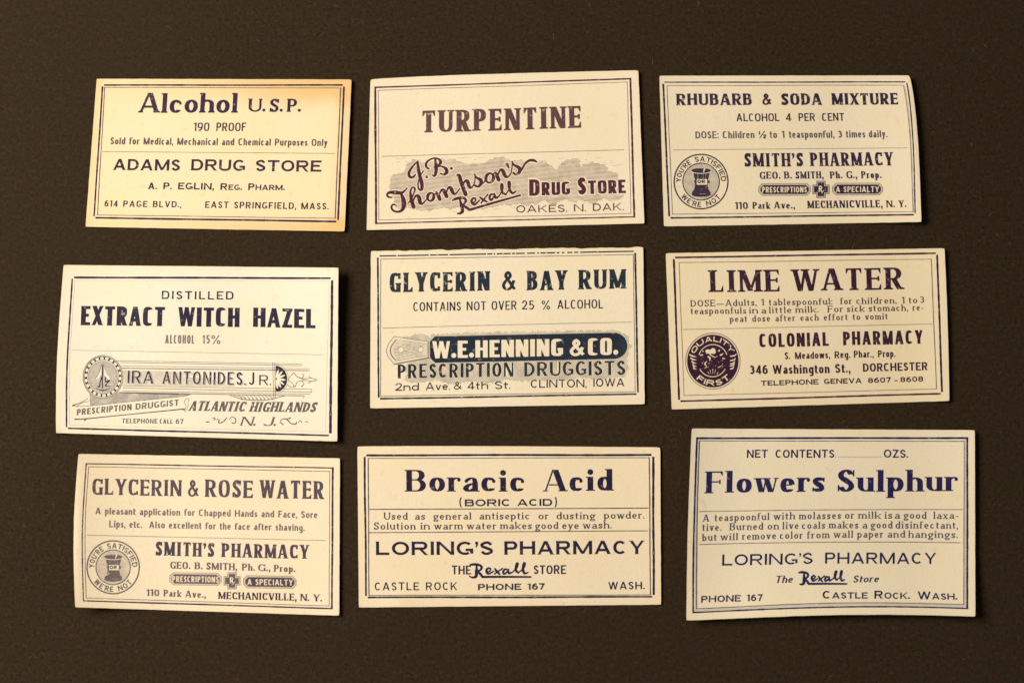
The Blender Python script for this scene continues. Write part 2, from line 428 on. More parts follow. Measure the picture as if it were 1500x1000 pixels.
        if c in ',;': Q.append(disc(d, d, d)); Q.append([(d * .6, d), (2 * d, d), (1.6 * d, -.9 * d), (.4 * d, -2.2 * d)])
        if c in "'’": Q.append(disc(d, 1 - d, d)); Q.append([(d * .6, 1 - d), (2 * d, 1 - d), (1.6 * d, 1 - 2.7 * d), (.5 * d, 1 - 4.2 * d)])
    elif c in '-—': H(X * .48, 0, W, max(t, .07))
    elif c == '/': D(0, -.02, W, 1.02, dn)
    elif c == '%':
        Q.extend(sweep(arc(.2 * W, .8, .15 * W, .17, 0, 360, 2, 14), t * .45, t * .45, True)); Q.extend(sweep(arc(.8 * W, .2, .15 * W, .17, 0, 360, 2, 14), t * .45, t * .45, True)); D(.2 * W, -.02, .85 * W, 1.02, t)
    elif c == '½': V(.1 * W, .5, 1, '', '', t * 1.1); D(.1 * W, 0, .85 * W, 1, t); U([(0, .75), (.5, 1), (1, .75), (.0, .03)], 4, t * .6, t * .5, .62 * W, W, .03, .46); H(.03, .6 * W, W, t)
    elif c in '()':
        P = arc(W * 1.0, .4, W * .85, .68, 120, 240, 2, 10)
        if c == ')': P = [(W - x, y) for x, y in P]
        S(P, t * .38, t * .3)
    if F.slant: Q = [[(x + F.slant * y, y) for x, y in q] for q in Q]
    return Q

NARROW = {'I', 'i', 'l'}
DOTS = set(".,:;'’")
CACHE = {}
def triangles(polys, minus=(), grid=None):
    """union of polygons (less the minus ones) as non-overlapping triangles"""
    vs, fs, flag = [], [], []
    for grp, fl in ((polys, 1), (minus, 0)):
        for q in grp:
            q = [p for i, p in enumerate(q) if i == 0 or abs(p[0] - q[i - 1][0]) + abs(p[1] - q[i - 1][1]) > 1e-6]
            if len(q) < 3: continue
            area = sum(q[i][0] * q[(i + 1) % len(q)][1] - q[(i + 1) % len(q)][0] * q[i][1] for i in range(len(q)))
            if abs(area) < 1e-9: continue
            if area < 0: q = q[::-1]
            if grid:
                qq = []
                for i, p in enumerate(q):
                    r_ = q[(i + 1) % len(q)]; m = max(1, int(math.hypot(r_[0] - p[0], r_[1] - p[1]) / grid))
                    qq += [(p[0] + (r_[0] - p[0]) * j / m, p[1] + (r_[1] - p[1]) * j / m) for j in range(m)]
                q = qq
            fs.append(list(range(len(vs), len(vs) + len(q)))); vs += q; flag.append(fl)
    if grid and vs:
        xs = [p[0] for p in vs]; ys = [p[1] for p in vs]
        x = min(xs) + grid * .31
        while x < max(xs):
            y = min(ys) + grid * .37
            while y < max(ys):
                vs.append((x, y)); y += grid
            x += grid
    es = [(f[i], f[(i + 1) % len(f)]) for f in fs for i in range(len(f))]
    r_ = delaunay_2d_cdt([Vector(p) for p in vs], es, [], 0, 1e-5)
    V = np.array([(v[0], v[1]) for v in r_[0]]); T = np.array([f for f in r_[2] if len(f) == 3])
    if not len(T): return [], []
    cen = V[T].mean(1); keep = np.zeros(len(T), bool); cut = np.zeros(len(T), bool)
    for f, fl in zip(fs, flag):
        P = np.array([vs[i] for i in f])
        cand = np.nonzero((cen[:, 0] > P[:, 0].min()) & (cen[:, 0] < P[:, 0].max()) & (cen[:, 1] > P[:, 1].min()) & (cen[:, 1] < P[:, 1].max()))[0]
        if not len(cand): continue
        c = cen[cand]; P2_ = np.roll(P, -1, 0); ins = np.zeros(len(c), bool)
        for (xa, ya), (xb, yb) in zip(P, P2_):
            if ya == yb: continue
            ins ^= ((ya > c[:, 1]) != (yb > c[:, 1])) & (c[:, 0] < (xb - xa) * (c[:, 1] - ya) / (yb - ya) + xa)
        (keep if fl else cut)[cand[ins]] = True
    ar = V[T]; area = np.abs((ar[:, 1, 0] - ar[:, 0, 0]) * (ar[:, 2, 1] - ar[:, 0, 1]) - (ar[:, 1, 1] - ar[:, 0, 1]) * (ar[:, 2, 0] - ar[:, 0, 0]))
    sel = keep & ~cut & (area > 1e-8)
    return [tuple(v) for v in V], [tuple(int(i) for i in f) for f in T[sel]]

INKED = {}
def inked(F, d):
    """the same pen fattened by ink spread d (cap heights), in steps"""
    d = round(d * 200) / 200
    key = (id(F), d)
    if key not in INKED:
        G = copy.copy(F); G.s += d; G.t += d; G.vn += d; G.dn += d; G.dk += d; G.gap = max(.05, G.gap - d * .5); INKED[key] = (G, F)
    return INKED[key][0]
def glyph(c, F, W):
    key = (c, id(F), round(W, 3))
    if key not in CACHE: CACHE[key] = triangles(skeleton(c, F, W))
    return CACHE[key]

def set_text(txt, F, width, cap, spacing=1.0):
    """yields (char, x, W, scale) filling the given width; widths in cap heights"""
    tot = width / cap
    items = []
    for ch in txt:
        k = 1.0
        if F.small and ch.islower(): ch = ch.upper(); k = F.small
        items.append((ch, k))
    fixed = var = 0
    for i, (ch, k) in enumerate(items):
        if ch in NARROW: fixed += (F.s + F.L * .9) * k
        elif ch in DOTS: fixed += max(F.s * 1.05, .12) * k
        elif ch == ' ': var += BW[' ']
        else: var += BW[ch] * k
        if i < len(items) - 1: fixed += (F.gap if ch not in DOTS and items[i + 1][0] not in DOTS else F.gap * .7) * k * spacing
    w = (tot - fixed) / var if var else 1
    sc = 1
    if w < .3: sc = tot / (fixed + .3 * var); w = .3
    out = []; x = 0
    for i, (ch, k) in enumerate(items):
        if ch in NARROW: W = F.s; x += F.L * .45 * k
        elif ch in DOTS: W = max(F.s * 1.05, .12)
        else: W = BW[ch] * w
        W = max(W, F.s * .9) if ch not in DOTS and ch != ' ' else W
        if ch != ' ': out.append((ch, x * sc, W, k, sc))
        x += (BW[' '] * w) if ch == ' ' else W * k
        if ch in NARROW: x += F.L * .45 * k
        if i < len(items) - 1: x += (F.gap if ch not in DOTS and items[i + 1][0] not in DOTS else F.gap * .7) * k * spacing
    return out

# pens (stem and thin in cap heights)
WIDE = Pen(.21, .165, gap=.19, n=2.1, serif=.03, e=.03, br=.02, small=.80)
WIDEB = Pen(.235, .175, gap=.21, n=2.1, serif=.03, e=.03, br=.02, small=.80)
WIDEL = Pen(.135, .12, gap=.25, n=2.0)
COND = Pen(.14, .12, xh=.70, gap=.15, n=3.2)
CONDM = Pen(.17, .135, xh=.72, gap=.15, n=2.9)
HEAVY = Pen(.24, .15, gap=.105, n=3.4, serif=.012, e=.03, br=.02, dk=.92)
SQUARE = Pen(.255, .175, gap=.13, n=5.0, small=.80)
REVERSE = Pen(.285, .165, gap=.10, n=5.5, vn=.27, dk=1.0)
LATINB = Pen(.255, .12, gap=.165, serif=.045, e=.035, br=.06, beak=.11, n=2.8, vn=.20, dn=.16)
TURP = Pen(.225, .09, gap=.19, serif=.075, e=.055, br=.03, beak=.16, n=2.8, vn=.155, dn=.12)
LIME = Pen(.225, .07, gap=.23, serif=.095, e=.055, br=.035, beak=.16, n=2.05, vn=.13, dn=.11)
ROMAN = Pen(.205, .09, gap=.18, serif=.06, e=.05, br=.03, beak=.12, n=2.4, vn=.145, dn=.115, xh=.68)
COOPER = Pen(.215, .10, gap=.125, serif=.055, e=.06, br=.04, beak=.11, n=2.05, vn=.15, dn=.125, xh=.67, ball=.07)
FAT = Pen(.25, .05, gap=.165, serif=.078, e=.046, br=.010, beak=.15, n=2.02, vn=.06, dn=.06, xh=.65, ball=.08, dw=.9, two=True)
BODY = Pen(.155, .085, gap=.235, serif=.06, e=.08, br=.02, beak=.10, n=2.05, vn=.13, dn=.105, xh=.66, two=True)
STRESS = Pen(.185, .105, gap=.19, n=2.1, vn=.10, dn=.085)
ITAL = Pen(.19, .10, gap=.16, serif=.04, e=.05, br=.03, n=2.1, xh=.68, slant=.25)
TUSC = Pen(.22, .085, gap=.15, serif=.07, e=.055, br=.03, beak=.14, n=2.4, vn=.15, dn=.12, slant=.30)

# ------------------------------------------------------------------ scene helpers
def mesh_obj(name, verts, faces, mat, parent=None, smooth=False):
    me = bpy.data.meshes.new(name); me.from_pydata(verts, [], faces); me.update()
    if mat: me.materials.append(mat)
    if smooth: me.polygons.foreach_set('use_smooth', [True] * len(me.polygons))
    o = bpy.data.objects.new(name, me); scene.collection.objects.link(o)
    if parent: o.parent = parent
    return o

class Label:
    """a paper label: corners measured in its close-up (origin ox, oy and scale k), bulges of its sides, and a curl height field in mm"""
    def __init__(s, name, label, crop, corners, curl, base, ink, tone, wear=.3, bulge=(), seed=0):
        s.ox, s.oy, s.k = crop
        s.C = np.array([s.px(*c) for c in corners])           # TL TR BR BL in photo pixels
        s.curl = curl; s.base = base; s.ink = ink; s.tone = tone; s.bulge = dict(bulge); s.seed = seed
        s.rnd = random.Random(seed)
        cx, cy = desk(s.C[:, 0].mean(), s.C[:, 1].mean())
        s.root = bpy.data.objects.new(name, None); scene.collection.objects.link(s.root)
        s.org = np.array([float(cx), float(cy), 0.0]); s.root.location = s.org * MM
        s.root.empty_display_size = .01
        s.root['label'] = label; s.root['category'] = 'paper label'; s.root['group'] = 'old druggist labels laid out in three rows'
        s.inks = {}; s.wear = wear
        s.paper_mat = paper_material(name, base, tone, seed * .37)
        s.build_paper()
    def px(s, x, y): return (s.ox + x / s.k, s.oy + y / s.k)
    def inv(s, px, py):
        """photo pixels -> u, v (0..1 from the left, 0..1 from the top)"""
        A, B, Cc, D = s.C
        u = np.full(np.shape(px), .5); v = np.full(np.shape(px), .5)
        for _ in range(6):
            X = (1 - u) * (1 - v) * A[0] + u * (1 - v) * B[0] + u * v * Cc[0] + (1 - u) * v * D[0] - px
            Y = (1 - u) * (1 - v) * A[1] + u * (1 - v) * B[1] + u * v * Cc[1] + (1 - u) * v * D[1] - py
            xu = (1 - v) * (B[0] - A[0]) + v * (Cc[0] - D[0]); xv = (1 - u) * (D[0] - A[0]) + u * (Cc[0] - B[0])
            yu = (1 - v) * (B[1] - A[1]) + v * (Cc[1] - D[1]); yv = (1 - u) * (D[1] - A[1]) + u * (Cc[1] - B[1])
            det = xu * yv - xv * yu
            u = u - (X * yv - Y * xv) / det; v = v - (Y * xu - X * yu) / det
        return u, v
    def place(s, px, py, lift=0.0):
        px = np.asarray(px, float); py = np.asarray(py, float)
        u, v = s.inv(px, py)
        h = s.curl(u, v)
        k_ = s.seed * 1.7
        h = h + .10 * (1 + np.sin(5.2 * u + 2.9 * v + k_)) * .5 + .07 * (1 + np.sin(9.5 * v - 6.1 * u + 2 * k_)) * .5
        X, Y = desk(px, py)
        X = X + (CAM[0] - X) * h / CAM[2]; Y = Y + (CAM[1] - Y) * h / CAM[2]   # a raised sheet is measured at its own height
        Z = h + .14 + lift
        return (np.stack([X, Y, Z], -1) - s.org) * MM, u, v
    def build_paper(s):
        nu, nv = 84, 48
        A, B, Cc, D = s.C
        U = np.linspace(0, 1, nu + 1); V = np.linspace(0, 1, nv + 1)
        rs = np.random.RandomState(s.seed + 3)
        def rag(n):
            x = rs.normal(0, .11, n); x = np.convolve(x, [.25, .5, .25], 'same') ; return x
        gu, gv = np.meshgrid(U, V)
        X = (1 - gu) * (1 - gv) * A[0] + gu * (1 - gv) * B[0] + gu * gv * Cc[0] + (1 - gu) * gv * D[0]
        Y = (1 - gu) * (1 - gv) * A[1] + gu * (1 - gv) * B[1] + gu * gv * Cc[1] + (1 - gu) * gv * D[1]
        def bump(tt, peak, amp): # zero at both ends
            return amp * np.sin(np.pi * tt ** (math.log(.5) / math.log(peak)))
        for side, (amp, peak) in s.bulge.items():
            if side == 'L': X += (1 - gu) ** 1 * bump(gv, peak, amp)
            if side == 'R': X += gu ** 1 * bump(gv, peak, amp)
            if side == 'T': Y += (1 - gv) * bump(gu, peak, amp)
            if side == 'B': Y += gv * bump(gu, peak, amp)
        e = rag(nv + 1); X += e[:, None] * (gu < .001); e = rag(nv + 1); X += e[:, None] * (gu > .999)
        ra = 6.0 if s.tone.get('ragged') else 1.0
        e = rag(nu + 1) * ra; Y += e[None, :] * (gv < .001); e = rag(nu + 1); Y += e[None, :] * (gv > .999)
        # softened corners
        rad = 1.2
        for (i, j, sx, sy) in ((0, 0, 1, 1), (0, nu, -1, 1), (nv, nu, -1, -1), (nv, 0, 1, -1)):
            kk = rad * s.rnd.uniform(.35, 1.0) * .5
            X[i, j] += sx * kk; Y[i, j] += sy * kk
        P, u, v = s.place(X, Y, 0.0)
        n1, n2 = nv + 1, nu + 1
        top = P.reshape(-1, 3); bot = top.copy(); bot[:, 2] -= .12 * MM
        verts = np.concatenate([top, bot]).tolist(); N = n1 * n2
        faces = []
        idx = lambda i, j: i * n2 + j
        for i in range(nv):
            for j in range(nu):
                a, b, c, d = idx(i, j), idx(i + 1, j), idx(i + 1, j + 1), idx(i, j + 1)
                faces.append((a, b, c, d)); faces.append((a + N, d + N, c + N, b + N))
        ring = [idx(0, j) for j in range(nu)] + [idx(i, nu) for i in range(nv)] + [idx(nv, j) for j in range(nu, 0, -1)] + [idx(i, 0) for i in range(nv, 0, -1)]
        nr = len(ring); base_ = len(verts)
        verts += [verts[i] for i in ring] + [verts[i + N] for i in ring]
        for q in range(nr): r2 = (q + 1) % nr; faces.append((base_ + q, base_ + r2, base_ + nr + r2, base_ + nr + q))
        o = mesh_obj('paper', verts, faces, s.paper_mat, s.root)
        me = o.data; uvl = me.uv_layers.new(name='UVMap')
        uu = np.concatenate([gu.ravel()] * 2 + [gu.ravel()[ring]] * 2); vv = np.concatenate([gv.ravel()] * 2 + [gv.ravel()[ring]] * 2)
        vi = np.empty(len(me.loops), int); me.loops.foreach_get('vertex_index', vi)
        uvl.data.foreach_set('uv', np.stack([uu[vi], vv[vi]], -1).ravel())
        sm = [max(f) < base_ for f in faces]
        me.polygons.foreach_set('use_smooth', sm)
        s.uppers = None
    def mat(s, fade=0.0, wear=None, stripes=None, ink=None):
        key = (fade, wear, stripes, ink)
        if key not in s.inks: s.inks[key] = ink_material(ink or s.ink, s.base, s.wear if wear is None else wear, fade, stripes)
        return s.inks[key]
    def lay(s, name, V, F, mat, lift=.03, photo=False, parent=None):
        if not F: return None
        V = np.asarray(V, float)
        X = V[:, 0] if photo else s.ox + V[:, 0] / s.k
        Y = V[:, 1] if photo else s.oy + V[:, 1] / s.k
        P, _, _ = s.place(X, Y, lift)
        faces = []
        for f in F:                      # keep every face looking up
            a, b, c = P[f[0]], P[f[1]], P[f[2]]
            z = (b[0] - a[0]) * (c[1] - a[1]) - (b[1] - a[1]) * (c[0] - a[0])
            faces.append(f if z > 0 else f[::-1])
        return mesh_obj(name, P.tolist(), faces, mat, parent or s.root)
    def shapes(s, name, polys, mat=None, minus=(), lift=.03, grid=12, photo=False, parent=None):
        V, F = triangles(polys, minus, grid)
        return s.lay(name, V, F, mat or s.mat(), lift, photo, parent)
    def upvec(s, x, y):
        """direction of 'up' on the label at a close-up point, per close-up unit of height"""
        px, py = s.px(x, y); u, _ = s.inv(np.array(px), np.array(py)); u = float(u)
        A, B, Cc, D = s.C
        g = (1 - u) * (A - D) + u * (B - Cc)
        return g / abs(g[1])
    def text_polys(s, txt, F, p0, p1, cap, mid=0.0, spacing=1.0):
        V, T = [], []
        (x0, y0), (x1, y1) = p0, p1
        cap0, cap1 = cap if isinstance(cap, tuple) else (cap, cap)
        width = x1 - x0; capm = (cap0 + cap1) / 2
        F = inked(F, .26 * s.k / capm)
        for ch, x, W, k, sc in set_text(txt, F, width, capm, spacing):
            gv, gf = glyph(ch, F, W); n0 = len(V)
            jit = s.rnd.uniform(-.012, .012)
            for (a, b) in gv:
                xx = (x + a * k * sc) * capm; f = xx / width
                cp = cap0 + (cap1 - cap0) * f
                yy = (b * k + jit) * cp
                bx, by = x0 + xx, y0 + (y1 - y0) * f + mid * 4 * f * (1 - f)
                up = s._up0 * (1 - f) + s._up1 * f
                V.append((bx + up[0] * yy, by + up[1] * yy))
            T += [tuple(i + n0 for i in f) for f in gf]
        return V, T
    def text(s, txt, F, x0, y0, x1, y1, cap, name='lettering', mat=None, mid=0.0, lift=.045, spacing=1.0):
        s._up0, s._up1 = s.upvec(x0, y0), s.upvec(x1, y1)
        V, T = s.text_polys(txt, F, (x0, y0), (x1, y1), cap, mid, spacing)
        return s.lay(name, V, T, mat or s.mat(), lift)
    def words(s, lst, F, cap, name='lettering', mat=None, mid=0.0):
        """several measured words joined as one line of print"""
        VV, TT = [], []
        for txt, x0, y0, x1, y1, *c in lst:
            s._up0, s._up1 = s.upvec(x0, y0), s.upvec(x1, y1)
            V, T = s.text_polys(txt, F, (x0, y0), (x1, y1), c[0] if c else cap, mid)
            TT += [tuple(i + len(VV) for i in f) for f in T]; VV += V
        return s.lay(name, VV, TT, mat or s.mat(), .045)
    def ring_text(s, txt, F, cx, cy, rad, cap, a0, a1, inside=False, parent=None, mat=None, lift=.05, ysq=1.0):
        """letters round a circle from angle a0 to a1 (degrees, 0 = right, counter-clockwise as seen)"""
        V, T = [], []
        arcl = abs(math.radians(a1 - a0)) * (rad + (cap * .5 if not inside else -cap * .5))
        for ch, x, W, k, sc in set_text(txt, F, arcl, cap):
            gv, gf = glyph(ch, F, W); n0 = len(V)
            for (a, b) in gv:
                xx = (x + a * k * sc) * cap
                f = xx / arcl; ang = math.radians(a0 + (a1 - a0) * f)
                rr = rad + b * k * cap if not inside else rad - b * k * cap
                V.append((cx + rr * math.cos(ang), cy - rr * math.sin(ang) * ysq))
            T += [tuple(i + n0 for i in f) for f in gf]
        return s.lay('ring_lettering', V, T, mat or s.mat(), lift, False, parent)
    def frame(s, name, corners, w, mat=None, bulge=None, gaps=True, sides='TRBL', wob=.4):
        """a ruled border through four corners, made of four rules with open mitres; w may differ per side"""
        C = corners; bulge = bulge or {}
        ws = w if isinstance(w, dict) else dict(T=w, R=w, B=w, L=w)
        ws = {q: v * (1.12 if v > 5 else 1.2) for q, v in ws.items()}
        polys = []
        for side, (i, j) in dict(T=(0, 1), R=(1, 2), B=(2, 3), L=(3, 0)).items():
            if side not in sides: continue
            (xa, ya), (xb, yb) = C[i], C[j]
            n = 40; L = math.hypot(xb - xa, yb - ya); g = ws[side] * (.8 if gaps else -.4) / L
            pts = []
            amp, peak = bulge.get(side, (0, .5))
            wav = s.rnd.uniform(0, 6)
            for q in range(n + 1):
                t_ = g + (1 - 2 * g) * q / n
                tt = t_ if (i, j) in ((0, 1), (1, 2)) else 1 - t_
                tt = min(max(tt, 0), 1)
                bm = amp * math.sin(math.pi * tt ** (math.log(.5) / math.log(peak)))
                off = bm + wob * math.sin(wav + t_ * 9)
                pts.append((xa + (xb - xa) * t_ + (off if side in 'LR' else 0), ya + (yb - ya) * t_ + (off if side in 'TB' else 0)))
            hw = [ws[side] / 2 * s.rnd.uniform(.82, 1.12) for _ in pts]
            polys += sweep(pts, hw, hw)
        return s.shapes(name, polys, mat, grid=None)
    def rule(s, x0, y0, x1, y1, w=2.6, mid=0.0, mat=None):
        n = 40
        pts = [(x0 + (x1 - x0) * i / n, y0 + (y1 - y0) * i / n + mid * 4 * i / n * (1 - i / n)) for i in range(n + 1)]
        hw = [w / 2 * s.rnd.uniform(.85, 1.15) for _ in pts]
        return s.shapes('rule', sweep(pts, hw, hw), mat or s.mat(.25), grid=None)

def ss(x, a, b):
    t = np.clip((x - a) / (b - a), 0, 1); return t * t * (3 - 2 * t)
def edge(x, w, h):                       # rises by h over the last w before x = 0
    return h * np.clip((w - x) / w, 0, 1) ** 2

def ragged(pts, step, amp, rnd):
    """a cloudy outline through a closed list of points"""
    out = []
    n = len(pts)
    for i in range(n):
        a, b = pts[i], pts[(i + 1) % n]
        L = math.hypot(b[0] - a[0], b[1] - a[1]); m = max(1, int(L / step))
        for j in range(m):
            t = j / m; o = rnd.uniform(-amp, amp)
            out.append((a[0] + (b[0] - a[0]) * t - (b[1] - a[1]) / L * o + rnd.uniform(-1, 1) * amp * .3, a[1] + (b[1] - a[1]) * t + (b[0] - a[0]) / L * o))
    return out

# ------------------------------------------------------------------ the board under the labels
def build_board():
    nx, ny = 60, 44
    W, H = 460.0, 340.0
    V, F = [], []
    for k, z in enumerate((0.0, -2.2)):
        for j in range(ny + 1):
            for i in range(nx + 1):
                V.append(((-W / 2 + W * i / nx) * MM, (-H / 2 + H * j / ny) * MM, z * MM))
    n2 = nx + 1; N = n2 * (ny + 1)
    for j in range(ny):
        for i in range(nx):
            a = j * n2 + i
            F.append((a, a + 1, a + n2 + 1, a + n2)); F.append((a + N, a + n2 + N, a + n2 + 1 + N, a + 1 + N))
    ring = list(range(nx)) + [j * n2 + nx for j in range(ny)] + [ny * n2 + i for i in range(nx, 0, -1)] + [j * n2 for j in range(ny, 0, -1)]
    for a, b in zip(ring, ring[1:] + ring[:1]): F.append((a, a + N, b + N, b))
    o = mesh_obj('board_surface', V, F, board_material()); o['kind'] = 'structure'
    # lint and dust on the card
    m, n, l, b = new_mat('lint'); b.inputs['Base Color'].default_value = (.23, .19, .15, 1); b.inputs['Roughness'].default_value = .9
    rnd = random.Random(11); VV, FF = [], []
    for _ in range(900):
        x, y = rnd.uniform(-135, 135), rnd.uniform(-92, 92)
        L = rnd.choice([.12, .18, .25, .3, .4, .9, 1.4]) * rnd.uniform(.6, 1.3); a = rnd.uniform(0, math.pi); w = rnd.uniform(.03, .055)
        bend = rnd.uniform(-.5, .5); prev = None
        for q in range(4):
            aa = a + bend * q; 
            if q: x += math.cos(aa) * L / 3; y += math.sin(aa) * L / 3
            nxx, nyy = -math.sin(aa) * w / 2, math.cos(aa) * w / 2
            base = len(VV)
            VV += [((x + nxx) * MM, (y + nyy) * MM, .01 * MM), ((x - nxx) * MM, (y - nyy) * MM, .01 * MM), (x * MM, y * MM, (.01 + w) * MM)]
            if prev is not None:
                for (i, j) in ((0, 2), (2, 1), (1, 0)): FF.append((prev + i, base + i, base + j, prev + j))
            prev = base
    d = mesh_obj('lint', VV, FF, m); d['kind'] = 'stuff'; d['label'] = 'pale specks of lint and paper dust on the dark card'
build_board()
# ------------------------------------------------------------------ shared marks
def trademark(Lb, fit, parent_name='script_name', halo=False):
    """the slanted drugstore script with its underline; fit maps the traced coordinates onto the label"""
    st = [
        [(738, 442, 12), (775, 426, 20), (830, 420, 18), (853, 440, 18), (840, 472, 14), (802, 488, 8)],
        [(800, 430, 12), (818, 500, 24), (825, 538, 22), (802, 556, 16), (782, 558, 10)],
        [(822, 484, 10), (856, 502, 20), (886, 526, 18)],
        [(886, 526, 18), (1000, 492, 17), (1100, 463, 16), (1330, 398, 13)],
        [(905, 472, 8), (935, 450, 10), (938, 426, 12), (915, 426, 14), (904, 455, 18), (930, 480, 15), (975, 440, 8)],
        [(978, 414, 12), (1005, 436, 18), (1038, 455, 12)], [(1048, 390, 10), (1015, 430, 10), (988, 466, 10)],
        [(1102, 392, 10), (1075, 390, 14), (1062, 420, 16), (1078, 440, 14), (1105, 402, 10)], [(1104, 384, 12), (1118, 420, 18), (1146, 402, 8)],
        [(1142, 410, 8), (1176, 350, 10), (1176, 302, 12), (1162, 308, 12), (1174, 370, 20), (1205, 392, 12)],
        [(1205, 388, 8), (1242, 330, 10), (1240, 280, 12), (1226, 288, 12), (1240, 350, 20), (1266, 380, 16), (1294, 360, 8)]]
    f, sc = fit
    return [[(*f(x, y), (w * 1.12 + 3) * sc) for x, y, w in s_] for s_ in st]

def level(box, k=1.0):
    """turn the slanted tracing level and fit it in box (x0, y_underline, x1), heights scaled by k"""
    a = math.atan2(398 - 526, 1330 - 886); ca, sa = math.cos(-a), math.sin(-a)
    def rot(x, y): x -= 886; y -= 526; return x * ca - y * sa, x * sa + y * ca
    xmin = rot(738, 442)[0]; xmax = rot(1330, 398)[0]
    x0, yu, x1 = box; sc = (x1 - x0) / (xmax - xmin)
    def f(x, y):
        X, Y = rot(x, y); return x0 + (X - xmin) * sc, yu + Y * sc * k
    return f, sc

def mortar_emblem(Lb, cx, cy, R, r, ft=0.0):
    """round seal: ring of words about a mortar with its pestle"""
    g = bpy.data.objects.new('round_emblem', None); scene.collection.objects.link(g); g.parent = Lb.root
    circ = lambda rad, w: sweep(arc(cx, cy, rad, rad * 1.01, 0, 360, 2, 72), w / 2, w / 2, True)
    M = Lb.mat(ft)
    Lb.shapes('emblem_ring', circ(R, 7.0), M, grid=None, parent=g)
    Lb.shapes('emblem_ring', circ(r, 5.0), M, grid=None, parent=g, lift=.05)
    k = r / 98.8
    P = lambda pts: [(cx + (x - 570) * .366 * k, cy + (y - 462) * .366 * k) for x, y in pts]
    body = P([(440, 300), (455, 330), (470, 400), (482, 430), (480, 520), (470, 575), (440, 610), (430, 655), (470, 680), (570, 690), (670, 680), (718, 655), (705, 612), (680, 575), (668, 520), (672, 430), (685, 395), (700, 330), (712, 300), (640, 320), (570, 325), (500, 318)])
    lugs = [P([(465, 455), (480, 440), (500, 440), (500, 485), (482, 488)]), P([(665, 440), (700, 450), (695, 480), (660, 490)])]
    rim = [P([(x, y) for x, y in arc(570, 298, 145, 34, 0, 360, 2, 28)])]
    banner = [P([(505, 425), (660, 425), (660, 508), (505, 508)])]
    lip = sweep(P(arc(570, 304, 150, 36, 188, 352, 2, 16)), 1.7, 1.7)
    lip = sweep(P([(x, 608 - y) for x, y in arc(570, 304, 150, 38, 188, 352, 2, 16)]), 1.9, 1.9)
    pest = [P([(598, 322), (610, 270), (632, 222), (648, 218), (652, 240), (630, 285), (612, 325)])]
    Lb.shapes('hatched_ground', [arc(cx, cy, r - 2, r - 2, 0, 350, 2, 40)], Lb.mat(ft + .12, .2, (0, 5.5, .52)), [body] + lugs + rim + lip, grid=12, parent=g, lift=.03)
    sh = [sweep(P([(x, 350), (x + dx, 420)]), .8, .8) for x, dx in ((520, 4), (600, 0), (640, -4))]
    cut = banner + lip + pest + sum(sh, []) + sweep(P([(545, 645), (650, 645)]), .7, .7)
    Lb.shapes('mortar', [body] + lugs + rim, Lb.mat(ft + .02, .45), cut, grid=12, parent=g, lift=.035)
    F = Pen(.24, .18, gap=.22, n=2.1)
    s1 = Lb.k / 3.6585
    Lb._up0 = Lb._up1 = np.array([0.0, -1.0])
    V, T = Lb.text_polys('OR', F, (cx - 20 * k, cy + 9.5 * k), (cx + 22 * k, cy + 9.5 * k), 19 * k); Lb.lay('banner_lettering', V, T, M, .05, False, g)
    RT = Pen(.19, .17, gap=.20, n=2.2)
    cap = (R - r) * .60; rad = r + (R - r) * .20
    Lb.ring_text("YOU'RE", RT, cx, cy, rad, cap, 181, 119, parent=g, mat=M)
    Lb.ring_text("SATISFIED", RT, cx, cy, rad, cap, 106, 1, parent=g, mat=M)
    rad2 = R - (R - r) * .17
    Lb.ring_text("WE'RE", RT, cx, cy, rad2, cap, 216, 270 , inside=True, parent=g, mat=M)
    Lb.ring_text("NOT", RT, cx, cy, rad2, cap, 283, 322, inside=True, parent=g, mat=M)

def pill(Lb, x0, y0, x1, y1, txt, tx0, tx1, slope, ft=0.0):
    """octagonal tablet: outline, dark panel with the word left bare"""
    def octo(a, b, c, d, ch):
        P = [(a + ch, b), (c - ch, b), (c, b + ch), (c, d - ch), (c - ch, d), (a + ch, d), (a, d - ch), (a, b + ch)]
        return [(x, y + slope * (x - x0)) for x, y in P]
    o = octo(x0, y0, x1, y1, 20); i_ = octo(x0 + 12, y0 + 10, x1 - 11, y1 - 9, 15); o2 = octo(x0 + 3, y0 + 3, x1 - 3, y1 - 3, 19)
    g = bpy.data.objects.new('word_tablet', None); scene.collection.objects.link(g); g.parent = Lb.root
    o3 = octo(x0 + 6, y0 + 6, x1 - 6, y1 - 6, 18)
    Lb.shapes('tablet_outline', [o], Lb.mat(ft + .1), [o2], parent=g, grid=14)
    Lb.shapes('tablet_tint', [o3], Lb.mat(ft + .45, .2), [i_], parent=g, grid=14)
    yb = y1 - 17 + slope * (tx0 - x0); yc = yb + slope * (tx1 - tx0)
    F = Pen(.19, .155, gap=.15, n=2.8)
    gl = []
    w = tx1 - tx0; cap = (y1 - y0) * .46
    for ch, x, W, k, sc in set_text(txt, F, w, cap):
        for q in skeleton(ch, F, W): gl.append([(tx0 + (x + a * sc) * cap, yb + (yc - yb) * (x * cap / w) - b_ * cap) for a, b_ in q])
    Lb.shapes('tablet_panel', [i_], Lb.mat(ft, .25), gl, parent=g, grid=14)

